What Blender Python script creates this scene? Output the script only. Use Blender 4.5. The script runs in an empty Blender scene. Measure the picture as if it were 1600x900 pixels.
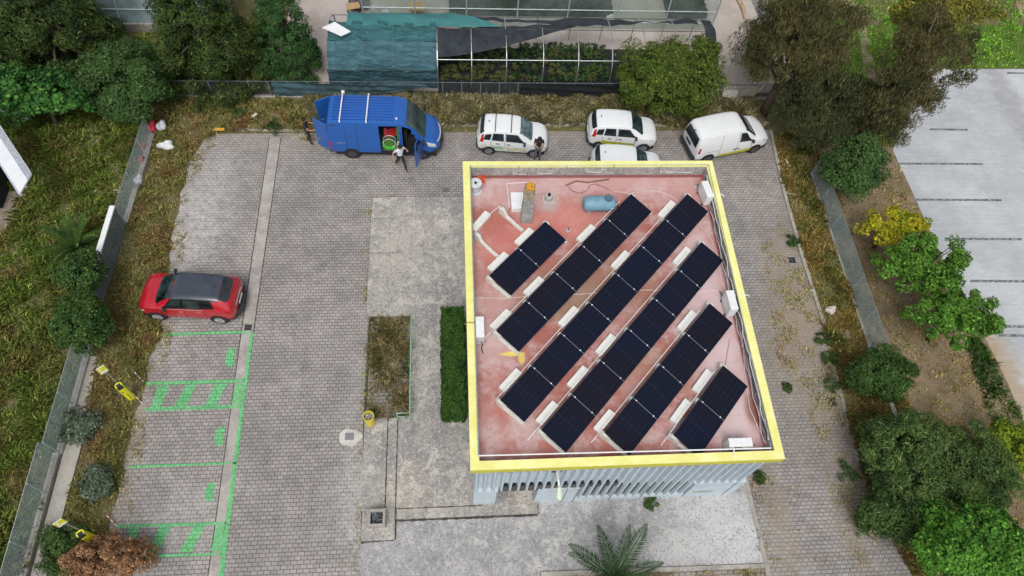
import bpy, bmesh, math, random
import numpy as np
from mathutils import Vector, Matrix
from mathutils.geometry import tessellate_polygon
SC = bpy.context.scene
COL = SC.collection
rad = math.radians
# ------------------------------------------------------------ camera
F = 1117.0; CAMH = 28.5
def _n(v): v = np.array(v, float); return v/np.linalg.norm(v)
_dn = _n([-77.6, 638, F]); _Y = np.array([-121, -1972, F]); _Y = _n(_Y-_dn*_Y.dot(_dn)); _X = np.cross(_Y, -_dn); _Z = -_dn
cam = bpy.data.cameras.new('camera'); camo = bpy.data.objects.new('camera', cam); COL.objects.link(camo)
cam.lens = 36*F/1600; cam.sensor_width = 36; cam.clip_end = 2000; cam.clip_start = .1
M = Matrix(((_X[0], -_X[1], -_X[2], 0), (_Y[0], -_Y[1], -_Y[2], 0), (_Z[0], -_Z[1], -_Z[2], CAMH), (0, 0, 0, 1)))
camo.matrix_world = M
SC.camera = camo
def P(px, py, z=0.0):
    """point at height z seen at a pixel of the 1600x900 survey photograph"""
    r = np.array([px-800, py-450, F]); w = np.array([r@_X, r@_Y, r@_Z]); t = (z-CAMH)/w[2]
    return (float(w[0]*t), float(w[1]*t))
def P3(px, py, z=0.0): a = P(px, py, z); return Vector((a[0], a[1], z))
# ------------------------------------------------------------ world and light (bright overcast)
EL, AZ = rad(58), rad(190)      # sun height and compass turn (from north, clockwise)
W = bpy.data.worlds.new('World'); SC.world = W; W.use_nodes = True
wn = W.node_tree; bg = wn.nodes['Background']
sky = wn.nodes.new('ShaderNodeTexSky'); sky.sky_type = 'NISHITA'; sky.sun_disc = False
sky.sun_elevation = EL; sky.sun_rotation = AZ; sky.dust_density = 4; sky.air_density = 1.0; sky.ozone_density = 1
hs = wn.nodes.new('ShaderNodeHueSaturation'); hs.inputs['Saturation'].default_value = .30
wn.links.new(sky.outputs[0], hs.inputs['Color']); wn.links.new(hs.outputs[0], bg.inputs[0]); bg.inputs[1].default_value = .15
sl = bpy.data.lights.new('sun', 'SUN'); sl.energy = 1.35; sl.angle = rad(24); sl.color = (1, .97, .92)
so = bpy.data.objects.new('sun', sl); COL.objects.link(so)
sd = Vector((math.sin(AZ)*math.cos(EL), math.cos(AZ)*math.cos(EL), math.sin(EL)))
so.rotation_euler = sd.to_track_quat('Z', 'Y').to_euler(); so.location = (0, 0, 60)
SC.view_settings.view_transform = 'Standard'; SC.view_settings.look = 'None'; SC.view_settings.gamma = 1
SC.view_settings.exposure = -0.1
SC.cycles.max_bounces = 6; SC.cycles.transparent_max_bounces = 16
# ------------------------------------------------------------ material helpers
class NB:
    def __init__(s, name):
        s.m = bpy.data.materials.new(name); s.m.use_nodes = True; s.t = s.m.node_tree
        s.b = s.t.nodes['Principled BSDF']; s.out = s.t.nodes['Material Output']
        g = s.t.nodes.new('ShaderNodeNewGeometry'); s.pos = g.outputs['Position']; s.rnd = g.outputs['Random Per Island']
    def put(s, v, sock):
        if isinstance(v, bpy.types.NodeSocket): s.t.links.new(v, sock)
        elif isinstance(v, (tuple, list)): sock.default_value = tuple(v)+((1,) if len(v) == 3 and len(sock.default_value) == 4 else ())
        else: sock.default_value = v
    def obj(s): return s.t.nodes.new('ShaderNodeTexCoord').outputs['Object']
    def mapv(s, v, sc=(1, 1, 1), rot=(0, 0, 0), loc=(0, 0, 0)):
        n = s.t.nodes.new('ShaderNodeMapping'); s.put(v, n.inputs[0]); n.inputs[1].default_value = loc; n.inputs[2].default_value = rot; n.inputs[3].default_value = sc
        return n.outputs[0]
    def noise(s, scale, detail=4, rough=.6, vec=None, dist=0):
        n = s.t.nodes.new('ShaderNodeTexNoise'); s.put(vec or s.pos, n.inputs['Vector']); n.inputs['Scale'].default_value = scale
        n.inputs['Detail'].default_value = detail; n.inputs['Roughness'].default_value = rough; n.inputs['Distortion'].default_value = dist
        return n.outputs[0]
    def voro(s, scale, vec=None):
        n = s.t.nodes.new('ShaderNodeTexVoronoi'); s.put(vec or s.pos, n.inputs['Vector']); n.inputs['Scale'].default_value = scale
        return n
    def math(s, op, a, b=0.0, c=None, clamp=False):
        n = s.t.nodes.new('ShaderNodeMath'); n.operation = op; n.use_clamp = clamp; s.put(a, n.inputs[0]); s.put(b, n.inputs[1])
        if c is not None: s.put(c, n.inputs[2])
        return n.outputs[0]
    def step(s, v, lo, hi, a=0.0, b=1.0):
        n = s.t.nodes.new('ShaderNodeMapRange'); n.interpolation_type = 'SMOOTHSTEP'
        for i, x in enumerate((v, lo, hi, a, b)): s.put(x, n.inputs[i])
        return n.outputs[0]
    def mix(s, f, a, b, mode='MIX'):
        n = s.t.nodes.new('ShaderNodeMix'); n.data_type = 'RGBA'; n.blend_type = mode
        s.put(f, n.inputs[0]); s.put(a, n.inputs[6]); s.put(b, n.inputs[7]); return n.outputs[2]
    def xyz(s, v=None):
        n = s.t.nodes.new('ShaderNodeSeparateXYZ'); s.put(v or s.pos, n.inputs[0]); return n.outputs
    def comb(s, x, y, z=0.0):
        n = s.t.nodes.new('ShaderNodeCombineXYZ'); s.put(x, n.inputs[0]); s.put(y, n.inputs[1]); s.put(z, n.inputs[2]); return n.outputs[0]
    def spot(s, x, y, rx, ry, soft=.5, wob=.6):
        """mask 1 inside an uneven ellipse lying on the ground at x, y"""
        o = s.xyz()
        dx = s.math('DIVIDE', s.math('SUBTRACT', o[0], x), rx); dy = s.math('DIVIDE', s.math('SUBTRACT', o[1], y), ry)
        d = s.math('SQRT', s.math('ADD', s.math('MULTIPLY', dx, dx), s.math('MULTIPLY', dy, dy)))
        d = s.math('ADD', d, s.math('MULTIPLY', s.math('SUBTRACT', s.wn(), .5), wob))
        return s.step(d, 1-soft, 1+soft, 1.0, 0.0)
    def wn(s):
        if not hasattr(s, '_w'): s._w = s.noise(1.3, 6, .7)
        return s._w
    def bump(s, h, d=.01, st=1.0):
        n = s.t.nodes.new('ShaderNodeBump'); n.inputs['Distance'].default_value = d; n.inputs['Strength'].default_value = st
        s.put(h, n.inputs['Height']); s.t.links.new(n.outputs[0], s.b.inputs['Normal'])
    def done(s, col, rough=.8, metal=0.0, spec=.5):
        s.put(col, s.b.inputs['Base Color']); s.put(rough, s.b.inputs['Roughness']); s.b.inputs['Metallic'].default_value = metal
        s.b.inputs['Specular IOR Level'].default_value = spec
        return s.m
_mc = {}
def mat(name, col, rough=.6, metal=0, var=.12, scale=6, spec=.5, coat=0):
    if name in _mc: return _mc[name]
    n = NB(name); f = n.noise(scale, 5, .65)
    dk = tuple(c*(1-var*1.6) for c in col); lt = tuple(min(1, c*(1+var)) for c in col)
    m = n.done(n.mix(n.step(f, .3, .7), dk, lt), n.step(n.noise(scale*.7), .2, .8, max(0, rough-.08), min(1, rough+.1)), metal, spec)
    if coat: n.b.inputs['Coat Weight'].default_value = coat; n.b.inputs['Coat Roughness'].default_value = .05
    _mc[name] = m; return m
def leafmat(name, c1, c2, c3, trans=.25, scale=.9):
    if name in _mc: return _mc[name]
    n = NB(name); c = n.mix(n.rnd, c1, c2); c = n.mix(n.step(n.noise(scale, 3), .42, .68), c, c3)
    c = n.mix(n.step(n.math('FRACT', n.math('MULTIPLY', n.rnd, 37.3)), .86, 1), c, tuple(min(1, x*1.7) for x in c2))
    n.done(c, .75, 0, .15)
    t = n.t.nodes.new('ShaderNodeBsdfTranslucent'); n.put(c, t.inputs[0])
    ms = n.t.nodes.new('ShaderNodeMixShader'); ms.inputs[0].default_value = trans
    n.t.links.new(n.b.outputs[0], ms.inputs[1]); n.t.links.new(t.outputs[0], ms.inputs[2]); n.t.links.new(ms.outputs[0], n.out.inputs[0])
    _mc[name] = n.m; return n.m
# ------------------------------------------------------------ mesh helpers
def link(o, parent=None):
    COL.objects.link(o)
    if parent is not None: o.parent = parent
    return o
def tag(o, label=None, cat=None, group=None, kind=None):
    if label: o['label'] = label
    if cat: o['category'] = cat
    if group: o['group'] = group
    if kind: o['kind'] = kind
    return o
def empty(name, loc, rz=0, label=None, cat=None, group=None):
    o = bpy.data.objects.new(name, None); link(o); o.location = loc; o.rotation_euler = (0, 0, rz); o.empty_display_size = .3
    return tag(o, label, cat, group)
class MB:
    def __init__(s): s.v = []; s.f = []; s.mi = []; s.mats = []
    def mslot(s, m):
        if m is None: return 0
        if m not in s.mats: s.mats.append(m)
        return s.mats.index(m)
    def add(s, vs, fs, m=None):
        k = len(s.v); s.v += [tuple(v) for v in vs]; i = s.mslot(m)
        for f in fs: s.f.append([k+j for j in f]); s.mi.append(i)
    def box(s, c, d, m=None, rz=0, mat4=None, taper=1):
        hx, hy, hz = d[0]/2, d[1]/2, d[2]/2
        vs = [Vector((x*hx*(taper if z > 0 else 1), y*hy*(taper if z > 0 else 1), z*hz)) for z in (-1, 1) for y in (-1, 1) for x in (-1, 1)]
        R = mat4 if mat4 is not None else Matrix.Rotation(rz, 4, 'Z')
        vs = [R @ v + Vector(c) for v in vs]
        s.add(vs, [(0, 2, 3, 1), (4, 5, 7, 6), (0, 1, 5, 4), (2, 6, 7, 3), (0, 4, 6, 2), (1, 3, 7, 5)], m)
    def tube(s, pts, r, n=8, m=None, cap=True):
        pts = [Vector(p) for p in pts]; rs = r if isinstance(r, (list, tuple)) else [r]*len(pts)
        rings = []
        for i, p in enumerate(pts):
            t = (pts[min(i+1, len(pts)-1)]-pts[max(i-1, 0)]).normalized()
            a = t.orthogonal().normalized() if i == 0 else (rings[-1][1]-t*rings[-1][1].dot(t)).normalized()
            b = t.cross(a); rings.append(([p+(a*math.cos(q)+b*math.sin(q))*rs[i] for q in [2*math.pi*j/n for j in range(n)]], a))
        vs = [v for g, _ in rings for v in g]
        fs = [(i*n+j, i*n+(j+1) % n, (i+1)*n+(j+1) % n, (i+1)*n+j) for i in range(len(pts)-1) for j in range(n)]
        if cap: fs += [tuple(range(n))[::-1], tuple((len(pts)-1)*n+j for j in range(n))]
        s.add(vs, fs, m)
    def cyl(s, c, r, h, n=20, m=None, r2=None, axis='Z'):
        r2 = r if r2 is None else r2; c = Vector(c)
        A = {'Z': Vector((0, 0, 1)), 'Y': Vector((0, 1, 0)), 'X': Vector((1, 0, 0))}[axis]
        s.tube([c-A*h/2, c+A*h/2], [r, r2], n, m)
    def prism(s, poly, z0, z1, m=None):
        n = len(poly); a = sum(poly[i][0]*poly[(i+1) % n][1]-poly[(i+1) % n][0]*poly[i][1] for i in range(n))
        if a < 0: poly = poly[::-1]
        vs = [(x, y, z0) for x, y in poly]+[(x, y, z1) for x, y in poly]
        ts = [tuple(range(n))] if n < 5 else [tuple(t) for t in tessellate_polygon([[Vector((x, y, 0)) for x, y in poly]])]
        ts = [t if len(t) > 3 or (Vector(poly[t[1]])-Vector(poly[t[0]])).cross(Vector(poly[t[2]])-Vector(poly[t[0]])) > 0 else t[::-1] for t in ts]
        s.add(vs, [tuple(j+n for j in t) for t in ts]+[t[::-1] for t in ts]+[(i, (i+1) % n, n+(i+1) % n, n+i) for i in range(n)], m)
    def sheet(s, poly, z, m=None):
        n = len(poly); a = sum(poly[i][0]*poly[(i+1) % n][1]-poly[(i+1) % n][0]*poly[i][1] for i in range(n))
        if a < 0: poly = poly[::-1]
        fs = [tuple(range(n))] if n < 5 else [tuple(t) for t in tessellate_polygon([[Vector((x, y, 0)) for x, y in poly]])]
        fs = [t if len(t) > 3 or (Vector(poly[t[1]])-Vector(poly[t[0]])).cross(Vector(poly[t[2]])-Vector(poly[t[0]])) > 0 else t[::-1] for t in fs]
        s.add([(x, y, z) for x, y in poly], fs, m)
    def grid(s, fn, nu, nv, m=None, keep=None):
        vs = [fn(i/nu, j/nv) for i in range(nu+1) for j in range(nv+1)]; w = nv+1
        fs = [(i*w+j, (i+1)*w+j, (i+1)*w+j+1, i*w+j+1) for i in range(nu) for j in range(nv) if keep is None or keep((i+.5)/nu, (j+.5)/nv)]
        s.add(vs, fs, m)
    def build(s, name, m=None, parent=None, smooth=False, bev=0, loc=None, sub=0):
        me = bpy.data.meshes.new(name); me.from_pydata(s.v, [], s.f)
        ms = s.mats if s.mats else [m]
        for q in ms: me.materials.append(q if q else m)
        if len(ms) > 1: me.polygons.foreach_set('material_index', s.mi)
        if smooth: me.polygons.foreach_set('use_smooth', [True]*len(me.polygons))
        me.update(); o = bpy.data.objects.new(name, me); link(o, parent)
        if loc: o.location = loc
        if bev:
            b = o.modifiers.new('bevel', 'BEVEL'); b.width = bev; b.segments = 2; b.limit_method = 'ANGLE'
        if sub:
            b = o.modifiers.new('sub', 'SUBSURF'); b.levels = sub; b.render_levels = sub
        return o
def struct(o): o['kind'] = 'structure'; return o
def fastmesh(name, V, k, m, parent=None, loc=None):
    """V: (n,k,3) array of loose k-gons"""
    n = V.shape[0]; me = bpy.data.meshes.new(name); me.vertices.add(n*k); me.vertices.foreach_set('co', V.reshape(-1).astype(np.float32))
    me.loops.add(n*k); me.loops.foreach_set('vertex_index', np.arange(n*k, dtype=np.int32))
    me.polygons.add(n); me.polygons.foreach_set('loop_start', np.arange(0, n*k, k, dtype=np.int32))
    me.materials.append(m); me.update(calc_edges=True); me.validate()
    o = bpy.data.objects.new(name, me); link(o, parent)
    if loc: o.location = loc
    return o
def lerp_(a, b, t): return a+(b-a)*t
def unit(a): return a/(np.linalg.norm(a, axis=-1, keepdims=True)+1e-9)
def inpoly(x, y, poly):
    c = np.zeros(x.shape, bool); n = len(poly)
    for i in range(n):
        x1, y1 = poly[i]; x2, y2 = poly[(i+1) % n]
        k = ((y1 > y) != (y2 > y)) & (x < (x2-x1)*(y-y1)/((y2-y1) or 1e-9)+x1); c ^= k
    return c
def pxpoly(pts, z=0): return [P(a, b, z) for a, b in pts]
# ------------------------------------------------------------ vegetation
def leaves(rng, cen, nor, L, Wd, jitter=.35, droop=0):
    n = len(cen); nor = unit(nor+rng.normal(0, jitter, (n, 3)))
    a = unit(np.cross(nor, rng.normal(0, 1, (n, 3))))
    if droop: a = unit(a*(1-droop)+np.array([0, 0, -1])*droop); 
    b = unit(np.cross(nor, a)); s = rng.uniform(.65, 1.35, (n, 1))
    return np.stack([cen-a*L*s/2, cen+b*Wd*s/2+a*L*s*.05, cen+a*L*s/2, cen-b*Wd*s/2+a*L*s*.05], 1)
def crown_pts(rng, c, R, nc, cr, per, shape='round', bottom=-.55, fill=.25):
    """centres and outward directions of leaves in clumps through an uneven crown"""
    d = unit(rng.normal(0, 1, (nc*3, 3))); d = d[d[:, 2] > bottom][:nc]; nc = len(d)
    lob = 1+.14*np.sin(d[:, 0]*4+rng.uniform(0, 6))+.12*np.sin(d[:, 1]*5+rng.uniform(0, 6))+.10*np.sin(d[:, 2]*6+rng.uniform(0, 6))+rng.normal(0, .07, nc)
    rr = np.where(rng.random(nc) < fill, rng.uniform(.3, .75, nc), rng.uniform(.8, 1.0, nc))*lob
    C = d*rr[:, None]*np.array(R)
    if shape == 'cone':
        h = rng.random(nc)**1.5; th = rng.uniform(0, 6.283, nc); q = (1-h)**.75*np.where(rng.random(nc) < fill, rng.uniform(.2, .7, nc), rng.uniform(.85, 1.12, nc))
        C = np.stack([np.cos(th)*q*R[0], np.sin(th)*q*R[1], (h*2-1)*R[2]], 1)
    sc = rng.uniform(.6, 1.35, nc)*cr
    u = unit(rng.normal(0, 1, (nc, per, 3))); r = rng.uniform(.35, 1, (nc, per, 1))**.5
    flat = np.array([1, 1, .75])
    pts = C[:, None, :]+u*r*sc[:, None, None]*flat
    od = unit(C/np.array(R))[:, None, :]
    nrm = unit(u*.7+od*.6+np.array([0, 0, .5]))
    return pts.reshape(-1, 3)+np.array(c), nrm.reshape(-1, 3), C+np.array(c)
def tree(name, label, cat, px, zc, rpx, R, m, n=70, cr=.5, per=200, L=.16, Wd=.09, shape='round', seed=1, trunk=True, bark=None, group=None, droop=0, bottom=-.55, gap=None, fill=.25, lean=(0, 0), base=False):
    """crown centre seen at px (or the foot, with base); trunk under it"""
    rng = np.random.default_rng(seed); x, y = P(px[0], px[1], 0 if base else zc)
    root = empty(name, (x, y, 0), 0, label, cat, group); R = [max(q*.5, q-cr*.5) for q in R]
    pts, nrm, C = crown_pts(rng, (0, 0, zc), R, n, cr, per, shape, bottom, fill)
    if gap is not None:
        k = gap(pts); pts = pts[k]; nrm = nrm[k]
    k = pts[:, 2] > .03; pts = pts[k]; nrm = nrm[k]
    fastmesh('crown', leaves(rng, pts, nrm, L, Wd, .45, droop), 4, m, root)
    if trunk:
        b = MB(); bark = bark or mat('bark_brown', (.12, .09, .065), .9, 0, .3, 9)
        tr = max(.05, min(.26, zc*.045)); bx, by = lean
        b.tube([(bx, by, 0), (bx*.7, by*.7, zc*.3), (bx*.3+.08, by*.3, zc*.6), (0, 0, zc*1.15)], [tr*1.2, tr, tr*.75, tr*.35], 8)
        for k in rng.choice(len(C), min(16, len(C)), replace=False):
            z0 = zc*rng.uniform(.3, .7); e = C[k]; st = np.array([bx*(1-z0/zc), by*(1-z0/zc), z0]); mid = (st+e)/2+np.array([0, 0, .12*zc*.5])
            b.tube([st, mid, e], [tr*.5, tr*.3, tr*.1], 5)
        b.build('trunk', bark, root, smooth=True)
    return root
def grass(name, poly, dens, h, w, m, seed=0, zb=0.0, label=None, cat=None, holes=(), patch=.5, root=True):
    rng = np.random.default_rng(seed); xs = [p[0] for p in poly]; ys = [p[1] for p in poly]
    A = (max(xs)-min(xs))*(max(ys)-min(ys)); n = int(A*dens)
    x = rng.uniform(min(xs), max(xs), n); y = rng.uniform(min(ys), max(ys), n); k = inpoly(x, y, poly)
    for q in holes: k &= ~inpoly(x, y, q)
    f = np.sin(x*1.7+seed)*np.cos(y*1.3+seed*2)+.6*np.sin(x*3.9+y*2.7)+.5*np.cos(y*5.1-x*3.3)
    k &= rng.random(n) < np.clip(.62+patch*f*.5, .04, 1)
    x, y, f = x[k], y[k], f[k]; n = len(x)
    hh = h*rng.uniform(.4, 1.3, n)*(1+.3*f); th = rng.uniform(0, 6.283, n); ln = rng.uniform(.25, 1.0, n)*hh
    d = np.stack([np.cos(th), np.sin(th), 0*th], 1); s = np.stack([-np.sin(th), np.cos(th), 0*th], 1)*(w*rng.uniform(.6, 1.4, n))[:, None]
    b = np.stack([x, y, 0*x+zb], 1); up = np.array([0, 0, 1.])
    mid = b+d*(ln*.4)[:, None]+up*(hh*.65)[:, None]; tip = b+d*ln[:, None]+up*(hh*rng.uniform(.5, 1, n))[:, None]
    V = np.stack([b-s*.6, b+s*.6, mid+s, tip, mid-s], 1)
    o = fastmesh(name, V, 5, m); tag(o, label, cat, None, 'stuff'); return o
# ------------------------------------------------------------ materials
def m_paver():
    n = NB('grey_interlocking_pavers'); o = n.xyz()
    wx = n.math('MULTIPLY', n.math('SINE', n.math('MULTIPLY', o[0], 2*math.pi/.118)), .009)
    v = n.comb(n.math('ADD', o[0], n.math('MULTIPLY', n.math('SINE', n.math('MULTIPLY', o[1], 2*math.pi/.16)), .008)), n.math('ADD', o[1], wx))
    br = n.t.nodes.new('ShaderNodeTexBrick'); n.put(v, br.inputs['Vector']); br.offset = .5
    for k, x in dict(Scale=1, **{'Mortar Size': .011, 'Mortar Smooth': .25, 'Bias': 0, 'Brick Width': .236, 'Row Height': .152}).items(): br.inputs[k].default_value = x
    br.inputs['Color1'].default_value = (.295, .278, .268, 1); br.inputs['Color2'].default_value = (.372, .352, .340, 1); br.inputs['Mortar'].default_value = (.068, .062, .055, 1)
    c = br.outputs[0]
    big = n.noise(.45, 6, .65)
    c = n.mix(n.step(big, .35, .68), n.mix(1.0, c, (.80, .79, .78), 'MULTIPLY'), n.mix(1.0, c, (1.10, 1.08, 1.06), 'MULTIPLY'))
    c = n.mix(n.step(n.noise(2.2, 7, .8), .5, .68, 0, .6), c, n.mix(1.0, c, (.62, .61, .62), 'MULTIPLY')); c = n.mix(n.step(n.noise(1.1, 7, .8, n.mapv(n.pos, loc=(9, 4, 2))), .52, .7, 0, .3), c, (.47, .455, .445))
    grit = n.noise(38, 3, .7); c = n.mix(n.step(grit, .3, .75, 0, .5), c, n.mix(1.0, c, (1.25, 1.25, 1.25), 'MULTIPLY'))
    # pale lime blooms where they lie on the photographed lot
    for (px, py, rx, ry, a) in ((300, 350, 1.5, 2.2, .7), (292, 385, 1.0, 1.3, .6), (330, 300, 1.6, 2.2, .3), (400, 250, 2.2, 1.0, .15), (545, 790, 1.0, 1.6, .35), (290, 815, 1.4, 1.1, .35), (420, 215, 1.5, .8, .2), (350, 300, 1.5, 3, .18), (556, 700, .5, 4, .35), (560, 860, .45, 1.6, .5)):
        x, y = P(px, py); c = n.mix(n.math('MULTIPLY', n.math('MULTIPLY', n.spot(x, y, rx, ry, .6, 2.2), n.step(n.noise(4, 6, .8), .38, .62, .15, 1)), a), c, n.mix(.38, (.62, .605, .59), c))
    # brown dirt washed over the side lane
    for (px, py, rx, ry, a) in ((1225, 430, 1.0, 2.6, .75), (1265, 560, 1.2, 2.4, .8), (1230, 600, 1.0, 1.5, .55), (1300, 660, .8, 1.4, .6), (1235, 480, .9, 1.6, .6), (1210, 780, .5, 1.5, .5), (1250, 700, .4, 1.3, .4),
                            (700, 207, 5, .5, .45), (450, 222, 3, .5, .4), (222, 600, .35, 3, .6), (192, 740, .45, 3, .6), (250, 500, .5, 1.5, .5), (1240, 350, .9, 2, .55), (1215, 520, 1.0, 1.8, .6), (1262, 480, .9, 2.6, .7), (1320, 790, .6, 2.5, .6), (1225, 850, .5, 1.8, .5), (975, 210, 4, .6, .4)):
        x, y = P(px, py); c = n.mix(n.math('MULTIPLY', n.math('MULTIPLY', n.spot(x, y, rx, ry, .6, 2.6), n.step(n.noise(5, 7, .8), .34, .6, .3, 1)), a), c, n.mix(.2, n.mix(n.noise(7, 5), (.21, .16, .115), (.40, .335, .265)), c))
    # scattered red chips beside the kerb
    v2 = n.voro(26); x, y = P(1212, 318)
    c = n.mix(n.math('MULTIPLY', n.spot(x, y, 1.1, .9, .5, .8), n.step(v2.outputs[0], .14, .2, 1.0, 0.0)), c, (.42, .13, .10))
    n.bump(n.math('ADD', br.outputs['Fac'], n.math('MULTIPLY', grit, -.3)), .012, -.8)
    return n.done(c, .9, 0, .25)
def m_concrete(name, a, b, blot=(.62, .6, .56), tiles=0, sc=1.0, speck=.5, spots=()):
    n = NB(name); c = n.mix(n.step(n.noise(.55*sc, 7, .72), .38, .62), a, b)
    for (px, py, rx, ry, al, cc) in spots:
        x, y = P(px, py); c = n.mix(n.math('MULTIPLY', n.spot(x, y, rx, ry, .6, 1.8), al), c, cc)
    c = n.mix(n.step(n.noise(1.6*sc, 8, .78), .50, .60, 0, .75), c, blot)
    c = n.mix(n.step(n.noise(9*sc, 5, .75), .53, .60, 0, .7*min(1, speck*2)), c, blot)
    c = n.mix(n.step(n.noise(2.4*sc, 7, .8, n.mapv(n.pos, loc=(7, 3, 1))), .52, .66, 0, .6*min(1, speck*2)), c, tuple(x*.62 for x in a)); c = n.mix(n.step(n.noise(13, 4, .7, n.mapv(n.pos, loc=(3, 8, 5))), .54, .62, 0, .7*min(1, speck*1.6)), c, tuple(x*.5 for x in a))
    g = n.noise(28, 4, .8); c = n.mix(n.step(g, .52, .72, 0, speck), c, tuple(x*.45 for x in a))
    c = n.mix(n.step(n.noise(45, 2, .6), .6, .72, 0, speck), c, tuple(min(1, x*1.5) for x in b))
    if tiles:
        o = n.xyz(); l = None
        for k in (0, 1):
            fr = n.math('FRACT', n.math('DIVIDE', n.math('ADD', o[k], n.math('MULTIPLY', n.noise(1.1, 2), .06)), tiles)); q = n.step(n.math('ABSOLUTE', n.math('SUBTRACT', fr, .5)), .47, .495)
            l = q if l is None else n.math('MAXIMUM', l, q)
        c = n.mix(n.math('MULTIPLY', l, .16), c, tuple(x*.5 for x in a))
    n.bump(g, .01, .5)
    return n.done(c, .92, 0, .2)
def m_soil(name, cs, sc=1.0):
    n = NB(name); c = n.mix(n.step(n.noise(.5*sc, 6, .65), .35, .65), cs[0], cs[1]); c = n.mix(n.step(n.noise(2.3*sc, 6, .7), .45, .68), c, cs[2])
    g = n.noise(15, 5, .8); c = n.mix(n.step(g, .4, .75, 0, .7), c, tuple(x*.45 for x in cs[0])); n.bump(g, .06, 1)
    return n.done(c, 1, 0, .1)
M_PAV = m_paver()
M_PATIO = m_concrete('weathered_terrace_concrete', (.27, .26, .255), (.40, .38, .35), (.60, .56, .49), 1.0, 1.0, .6, ((640, 370, 1.6, 1.6, .35, (.52, .48, .41)), (610, 430, .7, 2, .35, (.54, .50, .43)), (690, 440, .8, 1.6, .35, (.24, .235, .23)), (685, 690, 1.4, 1.6, .3, (.25, .245, .245)), (635, 760, .8, .9, .5, (.50, .44, .36))))
M_FRONT = m_concrete('washed_gravel_concrete', (.32, .315, .315), (.42, .415, .41), (.56, .55, .53), 1.2, .7, .6, ((1130, 815, 1.5, 1.6, .7, (.60, .61, .62)), (1165, 850, 1.0, .9, .5, (.62, .63, .64)), (1060, 860, 1.6, .5, .5, (.56, .56, .56)), (930, 830, 2.2, 1.0, .35, (.27, .27, .27)), (740, 850, 1.3, .8, .3, (.27, .265, .26))))
M_STRIP = m_concrete('gutter_concrete', (.33, .30, .28), (.45, .42, .39), (.5, .47, .44), 0, 1.2, .3)
M_KERB = m_concrete('kerb_concrete', (.30, .28, .25), (.42, .40, .36), (.5, .48, .44), 0, 2, .4)
M_YARD = m_concrete('yard_concrete', (.42, .36, .32), (.52, .46, .42), (.56, .50, .46), 0, .5, .15)
M_GREY = m_concrete('grey_roof_cement', (.27, .27, .265), (.42, .415, .40), (.56, .56, .54), 0, 2.2, .4)
M_WALL = mat('pale_blue_grey_render', (.52, .60, .66), .85, 0, .06, 2)
n = NB('yellow_painted_coping'); c = n.mix(n.step(n.noise(.9, 6, .7), .35, .65), (.80, .77, .24), (.90, .89, .40))
c = n.mix(n.step(n.noise(6, 6, .8), .60, .74, 0, .5), c, (.62, .58, .22)); c = n.mix(n.step(n.noise(22, 4, .7), .68, .74, 0, .6), c, (.45, .42, .2))
M_YEL = n.done(c, .6, 0, .3)
M_WHITE = mat('white_painted_metal', (.82, .83, .84), .4, 0, .03, 3)
M_CONC = mat('pale_cast_concrete', (.66, .65, .60), .85, 0, .08, 9)
M_STEEL = mat('galvanised_steel', (.55, .58, .60), .4, .8, .1, 8)
M_BLACK = mat('black_rubber', (.018, .018, .02), .8, 0, .1, 8)
M_DARK = mat('dark_interior', (.012, .012, .014), .9, 0, .1, 3)
M_BLK = mat('black_plastic', (.03, .032, .036), .45, 0, .1, 8)
M_RED = mat('red_lamp_plastic', (.5, .015, .02), .2, 0, .1, 8)
M_FENCE = mat('green_painted_mesh', (.14, .22, .20), .6, .3, .1, 4)
M_GRN = mat('pale_green_painted_steel', (.27, .45, .33), .5, 0, .12, 8)
M_CLOTH_G = mat('green_shade_cloth', (.05, .155, .165), .75, 0, .2, 1.5)
M_CLOTH_B = mat('black_shade_cloth', (.025, .033, .042), .85, 0, .25, 2)
# ------------------------------------------------------------ ground sheets
b = MB(); b.sheet([(-200, -200), (200, -200), (200, 200), (-200, 200)], 0)
M_GROUND = m_soil('weedy_soil', ((.17, .15, .08), (.15, .165, .06), (.27, .21, .12)))
struct(b.build('ground', M_GROUND))
rg = random.Random(4)
LOT_L = [(330, 207), (312, 225), (298, 250), (286, 290), (276, 330), (268, 370), (262, 410), (262, 440), (250, 480), (254, 520), (234, 560), (226, 610), (208, 660), (198, 700), (188, 760), (172, 820), (170, 860), (160, 910)]
def wob(poly, a=.12, k=3):
    out = []
    for i in range(len(poly)-1):
        p, q = poly[i], poly[i+1]
        for j in range(k): t = j/k; out.append((p[0]+(q[0]-p[0])*t+rg.uniform(-a, a), p[1]+(q[1]-p[1])*t+rg.uniform(-a, a)))
    return out+[poly[-1]]
LOT = wob([P(*p) for p in LOT_L], .14, 3)+[(-13.6, -2), (17.0, -2), P(1425, 900), P(1352, 760), P(1332, 690), P(1302, 570), P(1287, 510), P(1252, 400), P(1224, 300), P(1203, 203)]
b = MB(); b.sheet(LOT, .012); struct(b.build('parking_lot', M_PAV))
# concrete gutter strip with dark joints
st = [(421, 215), (439, 215), (396, 520), (347, 900), (330, 1030), (304, 1030), (325, 900), (377, 520)]
b = MB(); b.sheet(pxpoly(st), .017); struct(b.build('gutter_strip', M_STRIP))
b = MB()
for a, c in (((421, 215), (377, 520)), ((377, 520), (325, 900)), ((439, 215), (396, 520)), ((396, 520), (347, 900))):
    p, q = P(*a), P(*c); b.sheet([(p[0]-.015, p[1]), (p[0]+.02, p[1]), (q[0]+.02, q[1]), (q[0]-.015, q[1])], .021)
struct(b.build('strip_joint', mat('mossy_joint', (.07, .065, .04), .95, 0, .3, 5)))
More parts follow.
